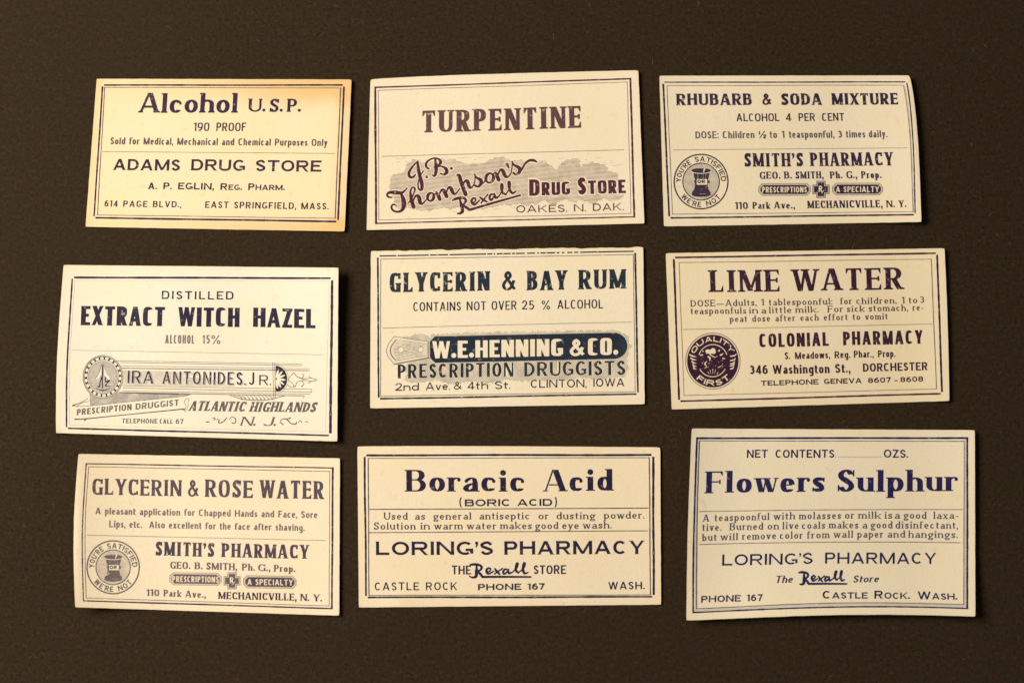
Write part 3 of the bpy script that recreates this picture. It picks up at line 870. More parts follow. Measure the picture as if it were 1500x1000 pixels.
def rx_cross(Lb, cx, cy, k=1.0, ft=0.0):
    def cross(a, b): return [(cx - b, cy - a), (cx + b, cy - a), (cx + b, cy - b), (cx + a, cy - b), (cx + a, cy + b), (cx + b, cy + b), (cx + b, cy + a), (cx - b, cy + a), (cx - b, cy + b), (cx - a, cy + b), (cx - a, cy - b), (cx - b, cy - b)]
    g = bpy.data.objects.new('cross_mark', None); scene.collection.objects.link(g); g.parent = Lb.root
    Lb.shapes('cross_outline', [cross(46 * k, 25 * k)], Lb.mat(ft + .1), [cross(43 * k, 22 * k)], parent=g, grid=14)
    Lb.shapes('cross_tint', [cross(43 * k, 22 * k)], Lb.mat(ft + .5), [cross(37 * k, 17 * k)], parent=g, grid=14)
    F = Pen(.22, .15, gap=.1, n=2.2)
    q1 = [[(cx - 12 * k + a * 30 * k, cy + 13 * k - b_ * 32 * k) for a, b_ in q] for q in skeleton('R', F, .66)]
    q1 += sweep([(cx + 2, cy + 22 * k), (cx + 17 * k, cy + 4 * k)], 1.6, 1.6)
    Lb.shapes('cross_panel', [cross(37 * k, 17 * k)], Lb.mat(ft, .25), q1, parent=g, grid=14)

def plain(e=(.02, .12)): return dict(edges=[e] * 4, colour=(.70, .56, .34))
CREAM = (.80, .735, .585)
NAVY = (.014, .011, .042); PLUM = (.030, .008, .028); MAROON = (.060, .012, .028); TEAL = (.010, .018, .035); BLUE = (.012, .011, .075)

# ================================================================== 1 alcohol
a = Label('paper_label', 'toned paper label titled Alcohol U.S.P. with amber stained top and right edges', (120, 100, 3.6585),
          [(80, 58), (1445, 62), (1408, 875), (20, 850)],
          lambda u, v: edge(u, .25, .5) + edge(1 - u, .35, .9) + .15 * np.sin(3.1 * u) * (1 - v), (.80, .69, .475), (.022, .012, .045),
          dict(edges=[(.05, .38), (.10, .50), (.26, 1.0), (.14, .80)], skew=True, colour=(.70, .475, .205)), wear=.25, seed=1)
a.frame('border', [(112, 92), (1405, 92), (1372, 822), (65, 802)], dict(T=8, R=9, B=9, L=8))
a.frame('inner_border', [(123, 104), (1387, 108), (1357, 805), (84, 787)], dict(T=3.0, R=5, B=3, L=4), a.mat(.1), gaps=False)
a.text('Alcohol', COOPER, 308, 240, 832, 241, 106, 'title_lettering')
a.words([('U.', 892, 234, 983, 235), ('S.', 1006, 235, 1076, 235), ('P.', 1100, 236, 1173, 236)], COOPER, 70, 'title_lettering')
a.words([('190', 597, 338, 682, 338), ('PROOF', 720, 338, 878, 338)], COND, 45)
a.text('Sold for Medical, Mechanical and Chemical Purposes Only', CONDM, 152, 409, 1315, 418, 37, mat=a.mat(.08, .3))
a.rule(112, 448, 1357, 458, 3)
a.words([('ADAMS', 168, 547, 525, 550), ('DRUG', 585, 549, 873, 552), ('STORE', 930, 552, 1282, 556)], WIDE, 60)
a.words([('A.', 355, 649, 402, 649), ('P.', 436, 649, 482, 650), ('EGLIN,', 515, 650, 708, 652), ('Reg.', 742, 653, 858, 654), ('Pharm.', 891, 654, 1087, 655)], WIDE, 36)
a.text('614 PAGE BLVD.,', CONDM, 121, 742, 533, 747, 33, spacing=1.9)
a.text('EAST SPRINGFIELD, MASS.', CONDM, 660, 749, 1322, 758, 35, spacing=1.7)

# ================================================================== 2 turpentine
t = Label('paper_label', 'cream paper label titled TURPENTINE in maroon above slanted script on a grey cloud', (530, 95, 3.5714),
          [(45, 78), (1446, 30), (1478, 830), (25, 865)],
          lambda u, v: edge(u, .3, .7) + edge(1 - u, .3, .8) + .25 * (1 - v) * np.sin(np.pi * u), CREAM, MAROON, plain(), wear=.35, seed=2, bulge=dict(T=(-2.0, .35)).items())
t.frame('border', [(70, 120), (1405, 74), (1425, 796), (75, 830)], dict(T=7, R=9, B=6, L=10), gaps=False)
t.frame('inner_border', [(87, 135), (1388, 92), (1408, 778), (89, 812)], 2.6, t.mat(.18), gaps=False)
t.text('TURPENTINE', TURP, 316, 356, 1146, 331, 114, 'title_lettering', t.mat(.05, .45))
t.rule(105, 480, 1372, 446, 3.2)
# slanted script, traced in its own close-up (540, 220, x6)
tr = lambda x, y: ((540 + x / 6 - 530) * 3.5714, (220 + y / 6 - 95) * 3.5714)
sc2 = 3.5714 / 6
strokes = [
    [(410, 218, 9), (385, 242, 15), (358, 230, 19), (356, 195, 18), (390, 140, 12), (432, 100, 8)],
    [(432, 100, 10), (436, 160, 22), (450, 230, 24), (466, 290, 26), (468, 338, 20), (454, 352, 13), (436, 330, 10), (436, 285, 8), (455, 225, 7), (482, 184, 6)],
    [(530, 165, 10), (510, 152, 16), (504, 120, 15), (530, 90, 10), (575, 72, 9), (618, 82, 13), (632, 105, 22), (618, 132, 14), (575, 152, 8)],
    [(590, 150, 8), (640, 144, 10), (678, 165, 22), (686, 195, 24), (660, 216, 14), (630, 206, 9)],
    [(585, 85, 12), (592, 130, 24), (592, 185, 24), (580, 228, 14), (560, 220, 8)],
    [(205, 416, 8), (174, 412, 12), (162, 392, 12), (185, 373, 18), (240, 374, 28), (290, 376, 18), (322, 352, 9), (338, 332, 7)],
    [(283, 380, 12), (303, 430, 30), (310, 480, 34), (295, 525, 20), (255, 543, 13), (215, 530, 13), (200, 502, 12), (215, 478, 10), (242, 486, 8)],
    [(345, 470, 6), (375, 430, 8), (400, 372, 9), (406, 338, 12), (386, 328, 10), (368, 360, 12), (374, 430, 24), (395, 500, 28)],
    [(392, 450, 8), (412, 405, 13), (440, 410, 26), (452, 460, 26), (472, 472, 12), (510, 432, 7)],
    [(600, 375, 7), (578, 392, 8)],
    [(592, 366, 9), (610, 395, 24), (624, 432, 26)], [(616, 402, 8), (640, 352, 13), (662, 360, 26), (685, 408, 26)],
    [(680, 382, 8), (700, 332, 13), (722, 336, 26), (742, 378, 22), (765, 384, 11), (800, 340, 7)],
    [(775, 222, 9), (796, 226, 24), (815, 290, 27), (852, 390, 28)], [(822, 322, 8), (845, 276, 13), (868, 276, 26), (885, 324, 22), (905, 328, 11), (930, 290, 7), (936, 214, 7)],
    [(930, 214, 8), (948, 242, 14), (986, 266, 26), (984, 300, 22), (960, 322, 14), (936, 312, 14)], [(975, 315, 8), (1012, 285, 7), (1030, 260, 7)],
    [(1096, 212, 7), (1116, 196, 9), (1128, 228, 24), (1142, 262, 26)], [(1134, 228, 8), (1155, 177, 13), (1178, 182, 26), (1200, 230, 24), (1226, 234, 12), (1252, 196, 7), (1264, 110, 7)],
    [(1216, 126, 22), (1222, 140, 16), (1232, 158, 8)],
    [(1260, 100, 8), (1276, 130, 14), (1324, 160, 26), (1322, 198, 22), (1290, 215, 14), (1272, 200, 15)],
    [(1318, 206, 9), (1346, 170, 13), (1375, 120, 13), (1412, 93, 16), (1450, 92, 18), (1474, 104, 10)]]
def closed_o(cx, cy, rx, ry, w0, w1, rot):
    out = []
    for i in range(10):
        q = 2 * math.pi * i / 10; x, y = rx * math.cos(q), ry * math.sin(q)
        out.append((cx + x * math.cos(rot) - y * math.sin(rot), cy + x * math.sin(rot) + y * math.cos(rot), w0 + (w1 - w0) * abs(math.cos(q))))
    return out
conv = lambda st, grow=0: [(*tr(x, y), (w + grow) * sc2) for x, y, w in st]
name_polys, halo = [], []
for st in strokes:
    st = [(x, y, 3 + wd * 1.18) for x, y, wd in st]
    name_polys += brush(conv(st)); halo += brush(conv(st, 15), 4)
for o_ in (closed_o(545, 412, 27, 36, 13, 27, .3), closed_o(1063, 246, 33, 42, 14, 29, .3)):
    name_polys += brush(conv(o_), closed=True); halo += brush(conv(o_, 17), 4, closed=True)
for x, y in ((511, 236), (727, 162)):
    name_polys.append(disc(*tr(x, y), 13 * sc2, k=14)); halo.append(disc(*tr(x, y), 21 * sc2, k=14))
rex = trademark(t, (tr, sc2))
rex_polys = []
for st in rex: rex_polys += brush(st, 5); halo += brush([(x, y, w + 16 * sc2) for x, y, w in st], 4)
t._up0 = t._up1 = np.array([0.0, -1.0])
def word_quads(Lb, txt, F, x0, y0, x1, y1, cap, grow=0.0):
    out = []; w = x1 - x0
    G = F
    if grow: G = Pen(F.s + grow, F.t + grow, gap=F.gap, n=F.n, small=F.small, dk=1.0)
    for ch, x, W, k, sc in set_text(txt, F, w, cap):
        for q in skeleton(ch, G, W + grow):
            out.append([(x0 + (x + (a_ - grow / 2) * k * sc) * cap, y0 + (y1 - y0) * (x * cap / w) - ((b_ * (1 + grow) - grow / 2) * k) * cap) for a_, b_ in q])
    return out
halo += word_quads(t, 'Drug', SQUARE, 876, 686, 1090, 680, 86, .18) + word_quads(t, 'Store', SQUARE, 1130, 680, 1380, 671, 88, .18)
cloud = ragged([(150, 575), (205, 560), (230, 512), (330, 500), (440, 492), (520, 520), (600, 505), (650, 510), (700, 500), (790, 490), (900, 520), (960, 500), (1010, 545), (1080, 505), (1130, 500), (1150, 545),
                (1200, 510), (1260, 512), (1280, 550), (1350, 565), (1345, 600), (1375, 660), (1340, 705), (1250, 690), (1210, 722), (1150, 725), (1060, 700), (1000, 725), (900, 715), (820, 730), (720, 735), (640, 745), (560, 755),
                (470, 755), (420, 750), (360, 760), (290, 745), (200, 765), (165, 745), (180, 690), (150, 640)], 34, 16, random.Random(5))
cloud = ragged(cloud, 8, 6, random.Random(6))
t.shapes('grey_cloud', [cloud], t.mat(.10, .25, (math.radians(2), 3.1, .50)), halo, lift=.03, grid=14)
wisps = []
rw = random.Random(8)
for _ in range(46):
    x = rw.uniform(150, 1350); y = rw.choice([rw.uniform(484, 510), rw.uniform(735, 772) if x < 800 else rw.uniform(505, 530)])
    wisps += line([(x, y), (x + rw.uniform(8, 34), y - rw.uniform(-1, 1.5))], 1.6)
t.shapes('cloud_wisp', wisps, t.mat(.5), halo, grid=None)
t.shapes('script_name', name_polys, t.mat(.0, .4), lift=.045, grid=None)
t.shapes('underlined_script', rex_polys, t.mat(.0, .4), lift=.045, grid=None)
t.words([('Drug', 876, 686, 1090, 680, 86), ('Store', 1130, 680, 1380, 671, 88)], SQUARE, 86, mat=t.mat(0, .3))
t.words([('OAKES.', 808, 774, 1074, 770), ('N.', 1110, 768, 1172, 767), ('DAK.', 1209, 765, 1370, 761)], WIDEL, 38)

# ================================================================== 3 rhubarb
b_ = Label('paper_label', 'cream paper label titled RHUBARB & SODA MIXTURE with mortar seal and curved right edge', (955, 100, 3.6585),
          [(40, 42), (1378, 40), (1443, 824), (64, 848)],
          lambda u, v: edge(1 - u, .34, 2.4) * (.75 + .25 * v) + edge(u, .2, .4), CREAM, (.024, .012, .042), plain(), wear=.35, seed=3, bulge=dict(R=(5.0, .36)).items())
bl = dict(R=(15, .36))
b_.frame('border', [(60, 77), (1362, 75), (1410, 785), (92, 803)], dict(T=6, R=6, B=8, L=9), bulge=bl)
b_.frame('inner_border', [(80, 95), (1345, 92), (1398, 770), (110, 783)], dict(T=2.8, R=3, B=2.8, L=3.2), b_.mat(.15), bulge=bl, gaps=False)
b_.frame('inner_border', [(83, 98), (1351, 95), (1402, 772), (110, 783)], 3, b_.mat(.55), bulge=bl, gaps=False, sides='R')
b_.words([('RHUBARB', 132, 200, 535, 199), ('&', 588, 199, 642, 198), ('SODA', 694, 199, 910, 198), ('MIXTURE', 965, 198, 1318, 196)], LATINB, 62, 'title_lettering', b_.mat(0, .5))
b_.words([('ALCOHOL', 453, 286, 683, 285), ('4', 718, 285, 746, 285), ('PER', 786, 285, 874, 284), ('CENT', 912, 284, 1030, 283)], COND, 42)
b_.words([('DOSE:', 233, 378, 357, 377), ('Children', 379, 377, 549, 376), ('½', 573, 376, 610, 376), ('to', 632, 376, 670, 375), ('1', 696, 375, 710, 375), ('teaspoonful,', 735, 375, 978, 374), ('3', 997, 374, 1019, 374),
          ('times', 1040, 373, 1143, 373), ('daily.', 1162, 372, 1262, 372)], CONDM, 38, mat=b_.mat(.1, .35))
b_.rule(112, 439, 1370, 428, 2.8)
b_.words([("SMITH'S", 497, 529, 810, 527), ('PHARMACY', 850, 526, 1292, 522)], ROMAN, 72)
b_.words([('GEO.', 578, 594, 688, 593), ('B.', 709, 593, 750, 593), ('SMITH,', 770, 593, 920, 592), ('Ph.', 955, 592, 1020, 591), ('G.,', 1042, 591, 1100, 591), ('Prop.', 1122, 591, 1230, 590)], ROMAN, 38)
pill(b_, 570, 618, 850, 684, 'PRESCRIPTIONS', 590, 829, -.003)
rx_cross(b_, 905, 650)
pill(b_, 965, 616, 1237, 682, 'A SPECIALTY', 985, 1216, -.003)
b_.words([('110', 446, 755, 514, 755), ('Park', 540, 754, 634, 754), ('Ave.,', 655, 753, 766, 753)], ROMAN, 37)
b_.words([('MECHANICVILLE,', 834, 751, 1236, 747, 40), ('N.', 1257, 746, 1302, 746), ('Y.', 1323, 746, 1363, 745)], ROMAN, 37)
mortar_emblem(b_, 262.7, 608.4, 144, 98)

# ================================================================== 4 witch hazel
w = Label('paper_label', 'pale paper label titled EXTRACT WITCH HAZEL with engraved beaded medallion and ribbon', (70, 380, 3.44828),
          [(80, 28), (1468, 42), (1462, 918), (42, 876)],
          lambda u, v: edge(1 - u, .40, 3.6) * (.55 + .45 * (1 - v)) + edge(u, .25, 1.2), (.775, .735, .63), (.014, .010, .034), plain((.03, .25)), wear=.3, seed=4, bulge=dict(L=(-3.2, .55)).items())
lb = dict(L=(-9, .55))
w.frame('border', [(125, 91), (1437, 95), (1427, 888), (95, 852)], dict(T=9, R=12, B=8, L=7), bulge=lb)
w.frame('inner_border', [(137, 106), (1422, 108), (1402, 870), (108, 836)], 2.0, w.mat(.68, .8), bulge=lb, gaps=True)
w.text('DISTILLED', CONDM, 576, 200, 938, 203, 41, spacing=2.4)
w.words([('EXTRACT', 167, 332, 590, 336), ('WITCH', 658, 337, 968, 341), ('HAZEL', 1037, 341, 1352, 349)], HEAVY, 97, 'title_lettering', w.mat(0, .4))
w.words([('ALCOHOL', 593, 424, 740, 425), ('15', 782, 425, 818, 425), ('%', 826, 426, 872, 426)], COND, 43, mat=w.mat(.2, .4))
w.rule(122, 458, 1392, 481, 2.2, mat=w.mat(.35))
K4 = 3.44828
P1 = lambda x, y: ((30 + x / 7.5) * K4, (135 + y / 7.5) * K4)          # traced close-up at (100, 515) x7.5
P2 = lambda x, y: ((210 + x / 7.5) * K4, (135 + y / 7.5) * K4)         # traced close-up at (280, 515) x7.5
q = K4 / 7.5
med = bpy.data.objects.new('medallion', None); scene.collection.objects.link(med); med.parent = w.root
ell = lambda cx, cy, rx, ry, n=60: [P1(x, y) for x, y in arc(cx, cy, rx, ry, 0, 360 - 360 / n, 2, n - 1)]
rng = lambda rx, ry, wd: sweep([P1(x, y) for x, y in arc(383, 278, rx, ry, 0, 360, 2, 72)], wd * q / 2, wd * q / 2, True)
beads = []
for i in range(22):
    an = 2 * math.pi * (i + .3) / 22; bx, by = 383 + 188 * math.cos(an), 276 + 204 * math.sin(an)
    rr = 21.5; dirx, diry = -math.sin(an), math.cos(an)
    beads.append([P1(bx + rr * math.cos(o) * dirx + rr * .66 * math.sin(o) * diry * 1.0, by + rr * math.cos(o) * diry - rr * .66 * math.sin(o) * dirx) for o in [2 * math.pi * j / 12 for j in range(12)]])
w.shapes('bead_ring', [ell(383, 276, 204, 221)], w.mat(0, .1), beads + [ell(383, 276, 172, 187)], grid=14, parent=med)
w.shapes('medallion_line', rng(211, 229, 5) + rng(221, 238, 5), w.mat(.12), grid=None, parent=med)
w.shapes('medallion_line', rng(161, 175, 6) + rng(150, 164, 4), w.mat(.2), grid=None, parent=med)
wedge = [[P1(*p) for p in ((372, 140), (340, 230), (300, 300), (322, 308), (352, 280), (368, 260))], [P1(*p) for p in ((388, 140), (420, 230), (472, 300), (440, 312), (412, 285), (392, 262))]]
w.shapes('medallion_ground', [ell(383, 278, 148, 162)], w.mat(.1, .2, (math.radians(-1), 5.6, .55)), wedge, grid=14, parent=med)
fig = brush([(*P1(380, 140), 3 * q), (*P1(378, 200), 9 * q), (*P1(376, 330), 12 * q), (*P1(378, 400), 10 * q)]) + brush([(*P1(320, 378), 6 * q), (*P1(345, 385), 14 * q), (*P1(352, 330), 12 * q), (*P1(376, 270), 16 * q)]) \
    + brush([(*P1(410, 280), 12 * q), (*P1(412, 330), 14 * q), (*P1(455, 315), 14 * q), (*P1(430, 345), 10 * q), (*P1(410, 375), 12 * q), (*P1(465, 380), 8 * q)]) + brush([(*P1(300, 400), 5 * q), (*P1(380, 425), 12 * q), (*P1(460, 400), 5 * q)])
fig += sum([sweep(wd_ + wd_[:1], .55, .55) for wd_ in wedge], [])
w.shapes('monogram', fig, w.mat(0, .3), lift=.05, grid=None, parent=med)
rib = bpy.data.objects.new('engraved_ribbon', None); scene.collection.objects.link(rib); rib.parent = w.root
PH = lambda x, y: ((x - 70) * K4, (y - 380) * K4)
def hline(x0, y0, x1, y1, wd): return line([PH(x0 + (x1 - x0) * i / 24, y0 + (y1 - y0) * i / 24) for i in range(25)], wd * 1.45 * K4)
lines_ = hline(171, 528.3, 441, 533.0, .45) + hline(176, 530.8, 441, 535.4, .45) + hline(178, 535.8, 452, 540.0, .4) + hline(178, 539.2, 452, 542.7, .75) \
    + hline(180, 564.8, 457, 570.0, .45) + hline(180, 567.8, 457, 574.2, .5) + hline(180, 572.6, 455, 577.0, .45) + hline(175, 574.6, 446, 579.6, .7)
lines_ += sweep([PH(441 + 1.6 * math.cos(o), 534.2 + 1.3 * math.sin(o)) for o in np.linspace(-1.6, 1.6, 8)], .7, .7) + sweep([PH(452 + 1.6 * math.cos(o), 541.3 + 1.5 * math.sin(o)) for o in np.linspace(-1.6, 1.6, 8)], .7, .7)
lines_ += sweep([PH(455 + 1.8 * math.cos(o), 572.1 + 2.2 * math.sin(o)) for o in np.linspace(-1.6, 1.6, 8)], .7, .7) + sweep([PH(444 + 1.6 * math.cos(o), 581 + 1.7 * math.sin(o)) for o in np.linspace(-2.6, 2.6, 10)], .7, .7)
lines_ += hline(399.5, 530, 401, 584, .4) + hline(402.4, 531, 403.8, 583.4, .45)
w.shapes('ribbon_line', lines_, w.mat(.05, .35), grid=None, parent=rib)
w.shapes('ribbon_shade', [[PH(180, 542), PH(236, 543.5), PH(285, 546), PH(290, 549), PH(240, 551), PH(300, 553), PH(344, 566), PH(180, 564)]], w.mat(.25, .3, (math.radians(-1.2), 5.2, .45)), grid=14, parent=rib, lift=.028)
w.shapes('ribbon_fold', [[P1(235, 452), P1(560, 450), P1(900, 458), P1(1330, 468), P1(1270, 490), P1(700, 545), P1(240, 592)]], w.mat(.12, .15, (math.radians(2), 5.0, .66)), [ell(383, 276, 226, 242)], grid=14, parent=rib, lift=.029)
w.shapes('ribbon_line', line([P1(*p) for p in ((50, 590), (95, 602), (240, 594), (700, 545), (1270, 490), (1340, 470))], 4 * q) + brush([(*P1(75, 741), 14 * q), (*P1(200, 735), 11 * q), (*P1(700, 685), 9 * q), (*P1(1275, 628), 12 * q)], 8)
         + brush([(*P1(200, 735), 9 * q), (*P1(178, 758), 9 * q)]) + brush([(*P1(50, 592), 14 * q), (*P1(130, 560), 4 * q), (*P1(215, 515), 5 * q)]) + brush([(*P1(95, 600), 3 * q), (*P1(150, 560), 5 * q), (*P1(225, 545), 4 * q)])
         + brush([(*P1(560, 448), 7 * q), (*P1(900, 458), 9 * q), (*P1(1340, 472), 6 * q)]), w.mat(.05, .3), grid=12, parent=rib, lift=.05)
w.shapes('scroll_end', brush([(*P1(1290, 520), 5 * q), (*P1(1275, 560), 6 * q), (*P1(1295, 590), 4 * q), (*P1(1280, 640), 6 * q), (*P1(1290, 665), 5 * q)]) + brush([(*P1(1290, 520), 5 * q), (*P1(1325, 512), 5 * q), (*P1(1320, 550), 4 * q), (*P1(1300, 640), 5 * q), (*P1(1230, 630), 4 * q)]), w.mat(.25), grid=None, parent=rib)
w.words([('PRESCRIPTION', *PH(112.7, 608.0), *PH(192.8, 600.2)), ('DRUGGIST', *PH(198.7, 599.8), *PH(262.2, 593.6))], Pen(.20, .15, gap=.2, n=3.2), 8.9 * K4, mat=w.mat(.15, .5))
IRA = Pen(.125, .085, gap=.20, n=2.2, serif=.0)
IRS = Pen(.07, .06, gap=.29, n=2.2)
for off, F, M in ((0, IRA, w.mat(0, .3)),):
    w.words([('IRA', *PH(187, 561), *PH(224.5, 561.6)), ('ANTONIDES.', *PH(238, 561.8), *PH(360, 563.6)), ('J', *PH(364.7, 563.6), *PH(372.3, 563.7)), ('R.', *PH(379.7, 563.8), *PH(397.3, 564), 14.6 * K4)], F, 18.3 * K4, mat=M)
w.words([('IRA', *PH(189.2, 562), *PH(226.7, 562.6)), ('ANTONIDES.', *PH(240.2, 562.8), *PH(362, 564.4))], IRS, 18.0 * K4, mat=w.mat(.45), )
fan = bpy.data.objects.new('fan_ornament', None); scene.collection.objects.link(fan); fan.parent = w.root
half = [P2(x, y) for x, y in arc(930, 298, 126, 143, -90, 90, 2, 24)]
pet = []
for i, an in enumerate((-72, -46, -20, 6, 32, 56, 78)):
    A_ = math.radians(an); Lr = 100 + 10 * math.cos(A_)
    pet.append([P2(930 + Lr * (.55 + .45 * math.cos(o)) * math.cos(A_) - 12 * math.sin(o) * math.sin(A_), 298 + Lr * (.55 + .45 * math.cos(o)) * math.sin(A_) * 1.1 + 12 * math.sin(o) * math.cos(A_)) for o in [2 * math.pi * j / 14 for j in range(14)]])
w.shapes('fan_panel', [half], w.mat(0, .25), pet, grid=14, parent=fan)
w.shapes('fan_outline', sweep([P2(x, y) for x, y in arc(928, 298, 142, 160, -88, 88, 2, 24)], .8, .8), w.mat(.35), grid=None, parent=fan)
B2 = lambda pts, k=6: brush([(*P2(x, y), (wd * 1.3 + 1.5) * q) for x, y, wd in pts], k)
w.shapes('filigree', B2([(1065, 305, 4), (1100, 260, 4), (1130, 235, 6), (1160, 270, 5), (1215, 295, 8), (1280, 295, 4), (1310, 290, 5), (1385, 308, 4), (1320, 325, 5), (1280, 318, 4), (1225, 315, 5), (1165, 335, 4), (1140, 385, 6), (1110, 345, 4), (1065, 308, 4)])
         + B2([(1215, 295, 5), (1240, 260, 4), (1220, 245, 5)]) + B2([(1220, 318, 5), (1240, 355, 4), (1215, 378, 8)]) + B2([(1295, 270, 5), (1320, 292, 4)]) + B2([(1290, 345, 5), (1320, 322, 4)]) + B2([(1060, 360, 4), (1085, 385, 4), (1140, 385, 4)]), w.mat(.2), grid=None, parent=fan)
shell = B2([(430, 478, 5), (560, 520, 7), (700, 532, 7), (860, 525, 6), (1030, 482, 5)]) + B2([(470, 480, 3), (600, 505, 3)])
for i in range(9): shell += B2([(520 + i * 42, 482, 3), (545 + i * 42, 500, 5), (560 + i * 42, 525, 9)], 4)
w.shapes('shell_edging', shell, w.mat(.25), grid=None, parent=rib)
w.words([('ATLANTIC', *PH(276.5, 601.3), *PH(357.5, 602.6)), ('HIGHLANDS', *PH(365.2, 602.7), *PH(461.5, 603.4))], TUSC, 14.4 * K4, mat=w.mat(.10, .75))
w.words([('N.', *PH(352, 623.2), *PH(373.8, 623.4)), ('J.', *PH(384.5, 623.4), *PH(403.5, 623.6))], TUSC, 13.0 * K4, mat=w.mat(.12, .6))
w.shapes('scroll_flourish', B2([(170, 772, 10), (200, 768, 5)]) + B2([(240, 725, 5), (265, 735, 8), (250, 750, 4)]) + B2([(280, 740, 3), (310, 750, 7), (300, 780, 5), (350, 770, 9), (395, 720, 4)]) + B2([(420, 740, 4), (450, 715, 4), (490, 740, 7), (480, 785, 6), (450, 780, 8)])
         + B2([(1010, 800, 8), (980, 770, 5), (1000, 740, 5), (1050, 740, 9), (1100, 790, 7), (1150, 790, 9), (1160, 770, 4)]) + B2([(1050, 740, 4), (1095, 722, 4), (1080, 740, 5)]) + B2([(1180, 775, 4), (1200, 755, 5), (1215, 775, 4)]) + B2([(1255, 772, 5), (1270, 765, 5), (1282, 776, 4)]), w.mat(.1, .4), grid=None)
w.words([('TELEPHONE', *PH(178.7, 619.4), *PH(230.5, 620)), ('CALL', *PH(234, 620.1), *PH(252.8, 620.3)), ('67', *PH(257.3, 620.3), *PH(268.8, 620.6))], Pen(.17, .14, gap=.2, n=2.4), 6.9 * K4, mat=w.mat(.15, .5))

# ================================================================== 5 glycerin and bay rum
g = Label('paper_label', 'cream paper label titled GLYCERIN & BAY RUM in dark blue with knife shaped banner', (530, 355, 3.52941),
          [(47, 45), (1455, 25), (1462, 836), (43, 857)],
          lambda u, v: edge(u, .25, .3) + edge(1 - u, .3, .6) + .2 * np.sin(np.pi * u), (.80, .735, .595), TEAL, dict(edges=[(.03, .12)] * 4, colour=(.70, .56, .34), ragged=True), wear=.45, seed=5)
g.frame('border', [(83, 72), (1413, 47), (1427, 783), (87, 808)], dict(T=7, R=9, B=8, L=8), sides='RBL')
tb = []
rt = random.Random(21); x = 92
while x < 1400:
    ln = rt.uniform(60, 220) if x < 480 or x > 1120 else rt.uniform(8, 46); xe = min(x + ln, 1405); yy = 71 - (x - 92) * .0187
    tb += sweep([(x, yy), ((x + xe) / 2, yy - (xe - x) * .0093), (xe, yy - (xe - x) * .0187)], 3.4, 3.4)
    x = xe + rt.uniform(3, 8 if (x < 480 or x > 1120) else 16)
g.shapes('border', tb, grid=14)
g.frame('inner_border', [(98, 87), (1403, 64), (1413, 772), (97, 795)], 2.8, g.mat(.12), gaps=False)
BAY = Pen(.215, .10, gap=.17, serif=.045, e=.03, br=.07, beak=.12, n=2.6, vn=.19, dn=.16)
g.words([('GLYCERIN', 144, 258, 660, 250), ('&', 720, 250, 798, 249), ('BAY', 855, 248, 1060, 245), ('RUM', 1122, 243, 1364, 239)], BAY, 100, 'title_lettering', g.mat(0, .5))
g.words([('CONTAINS', 266, 356, 512, 353), ('NOT', 542, 352, 642, 351), ('OVER', 671, 350, 800, 348), ('25', 828, 347, 890, 347), ('%', 930, 347, 972, 346), ('ALCOHOL', 1011, 344, 1247, 341)], Pen(.125, .10, gap=.16, n=2.5), 46)
g.rule(108, 443, 1398, 412, 3.0, -1.5)
G5 = 3.52941
Q5 = lambda x, y: ((x - 530) * G5, (y - 355) * G5)
C6 = lambda x, y: Q5(555 + x / 7.5, 475 + y / 7.5)
banner = [Q5(629.7, 500.5), Q5(637, 492.7), Q5(770, 489.8), Q5(899, 487.4)] + [Q5(x_, y_) for x_, y_ in arc(899, 506.4, 20, 19.2, -85, 85, 2, 14)] + [Q5(899, 525.6), Q5(770, 528.6), Q5(637.7, 531.2), Q5(629.7, 523.8)]
grow = [Q5(626, 500), Q5(635.5, 490), Q5(770, 487.3), Q5(901, 484.9), Q5(922, 507), Q5(901, 529), Q5(770, 531), Q5(636, 534), Q5(626, 526)]
wq = word_quads(g, 'W.E.HENNING', REVERSE, *Q5(633, 524.8), *Q5(824.7, 521.0), 25.2 * G5) + word_quads(g, '&', REVERSE, *Q5(833, 521.4), *Q5(857, 520.8), 25 * G5) + word_quads(g, 'CO.', REVERSE, *Q5(861, 520.4), *Q5(905.5, 519.4), 25.2 * G5)
bn = bpy.data.objects.new('knife_banner', None); scene.collection.objects.link(bn); bn.parent = g.root
g.shapes('blade_panel', [banner], g.mat(0, .22), wq, grid=14, parent=bn, lift=.04)
hand_out = [C6(*p) for p in ((165, 133), (105, 215), (80, 290), (100, 355), (170, 438), (545, 372), (545, 190))]
fr = ragged([Q5(632, 490), Q5(700, 487), Q5(790, 485.5), Q5(900, 483.5), Q5(918, 490), Q5(924, 507), Q5(917, 527), Q5(921, 540), Q5(914, 552), Q5(880, 556), Q5(850, 553), Q5(820, 556), Q5(770, 558), Q5(740, 556), Q5(715, 562), Q5(690, 558),
             Q5(660, 563), Q5(640, 557), Q5(605, 561), Q5(590, 556), Q5(600, 545), Q5(580, 540), Q5(600, 532), Q5(620, 520)], 7, 6, random.Random(9))
puff = ragged([Q5(585, 497), Q5(592, 492), Q5(601, 493), Q5(606, 490), Q5(617, 488.5), Q5(627, 491), Q5(632, 496), Q5(626, 502), Q5(600, 499)], 6, 3, random.Random(10))
ph = word_quads(g, 'PRESCRIPTION', Pen(.25, .14, gap=.16, n=2.1), 184, 704, 787, 692, 72) + word_quads(g, 'DRUGGISTS', Pen(.25, .14, gap=.16, n=2.1), 838, 692, 1365, 684, 72)
ph2 = word_quads(g, 'CLINTON,', Pen(.26, .24, gap=.1, n=2.1), 868, 754, 1165, 750, 46) + word_quads(g, 'IOWA', Pen(.26, .24, gap=.1, n=2.1), 1192, 749, 1360, 746, 46)
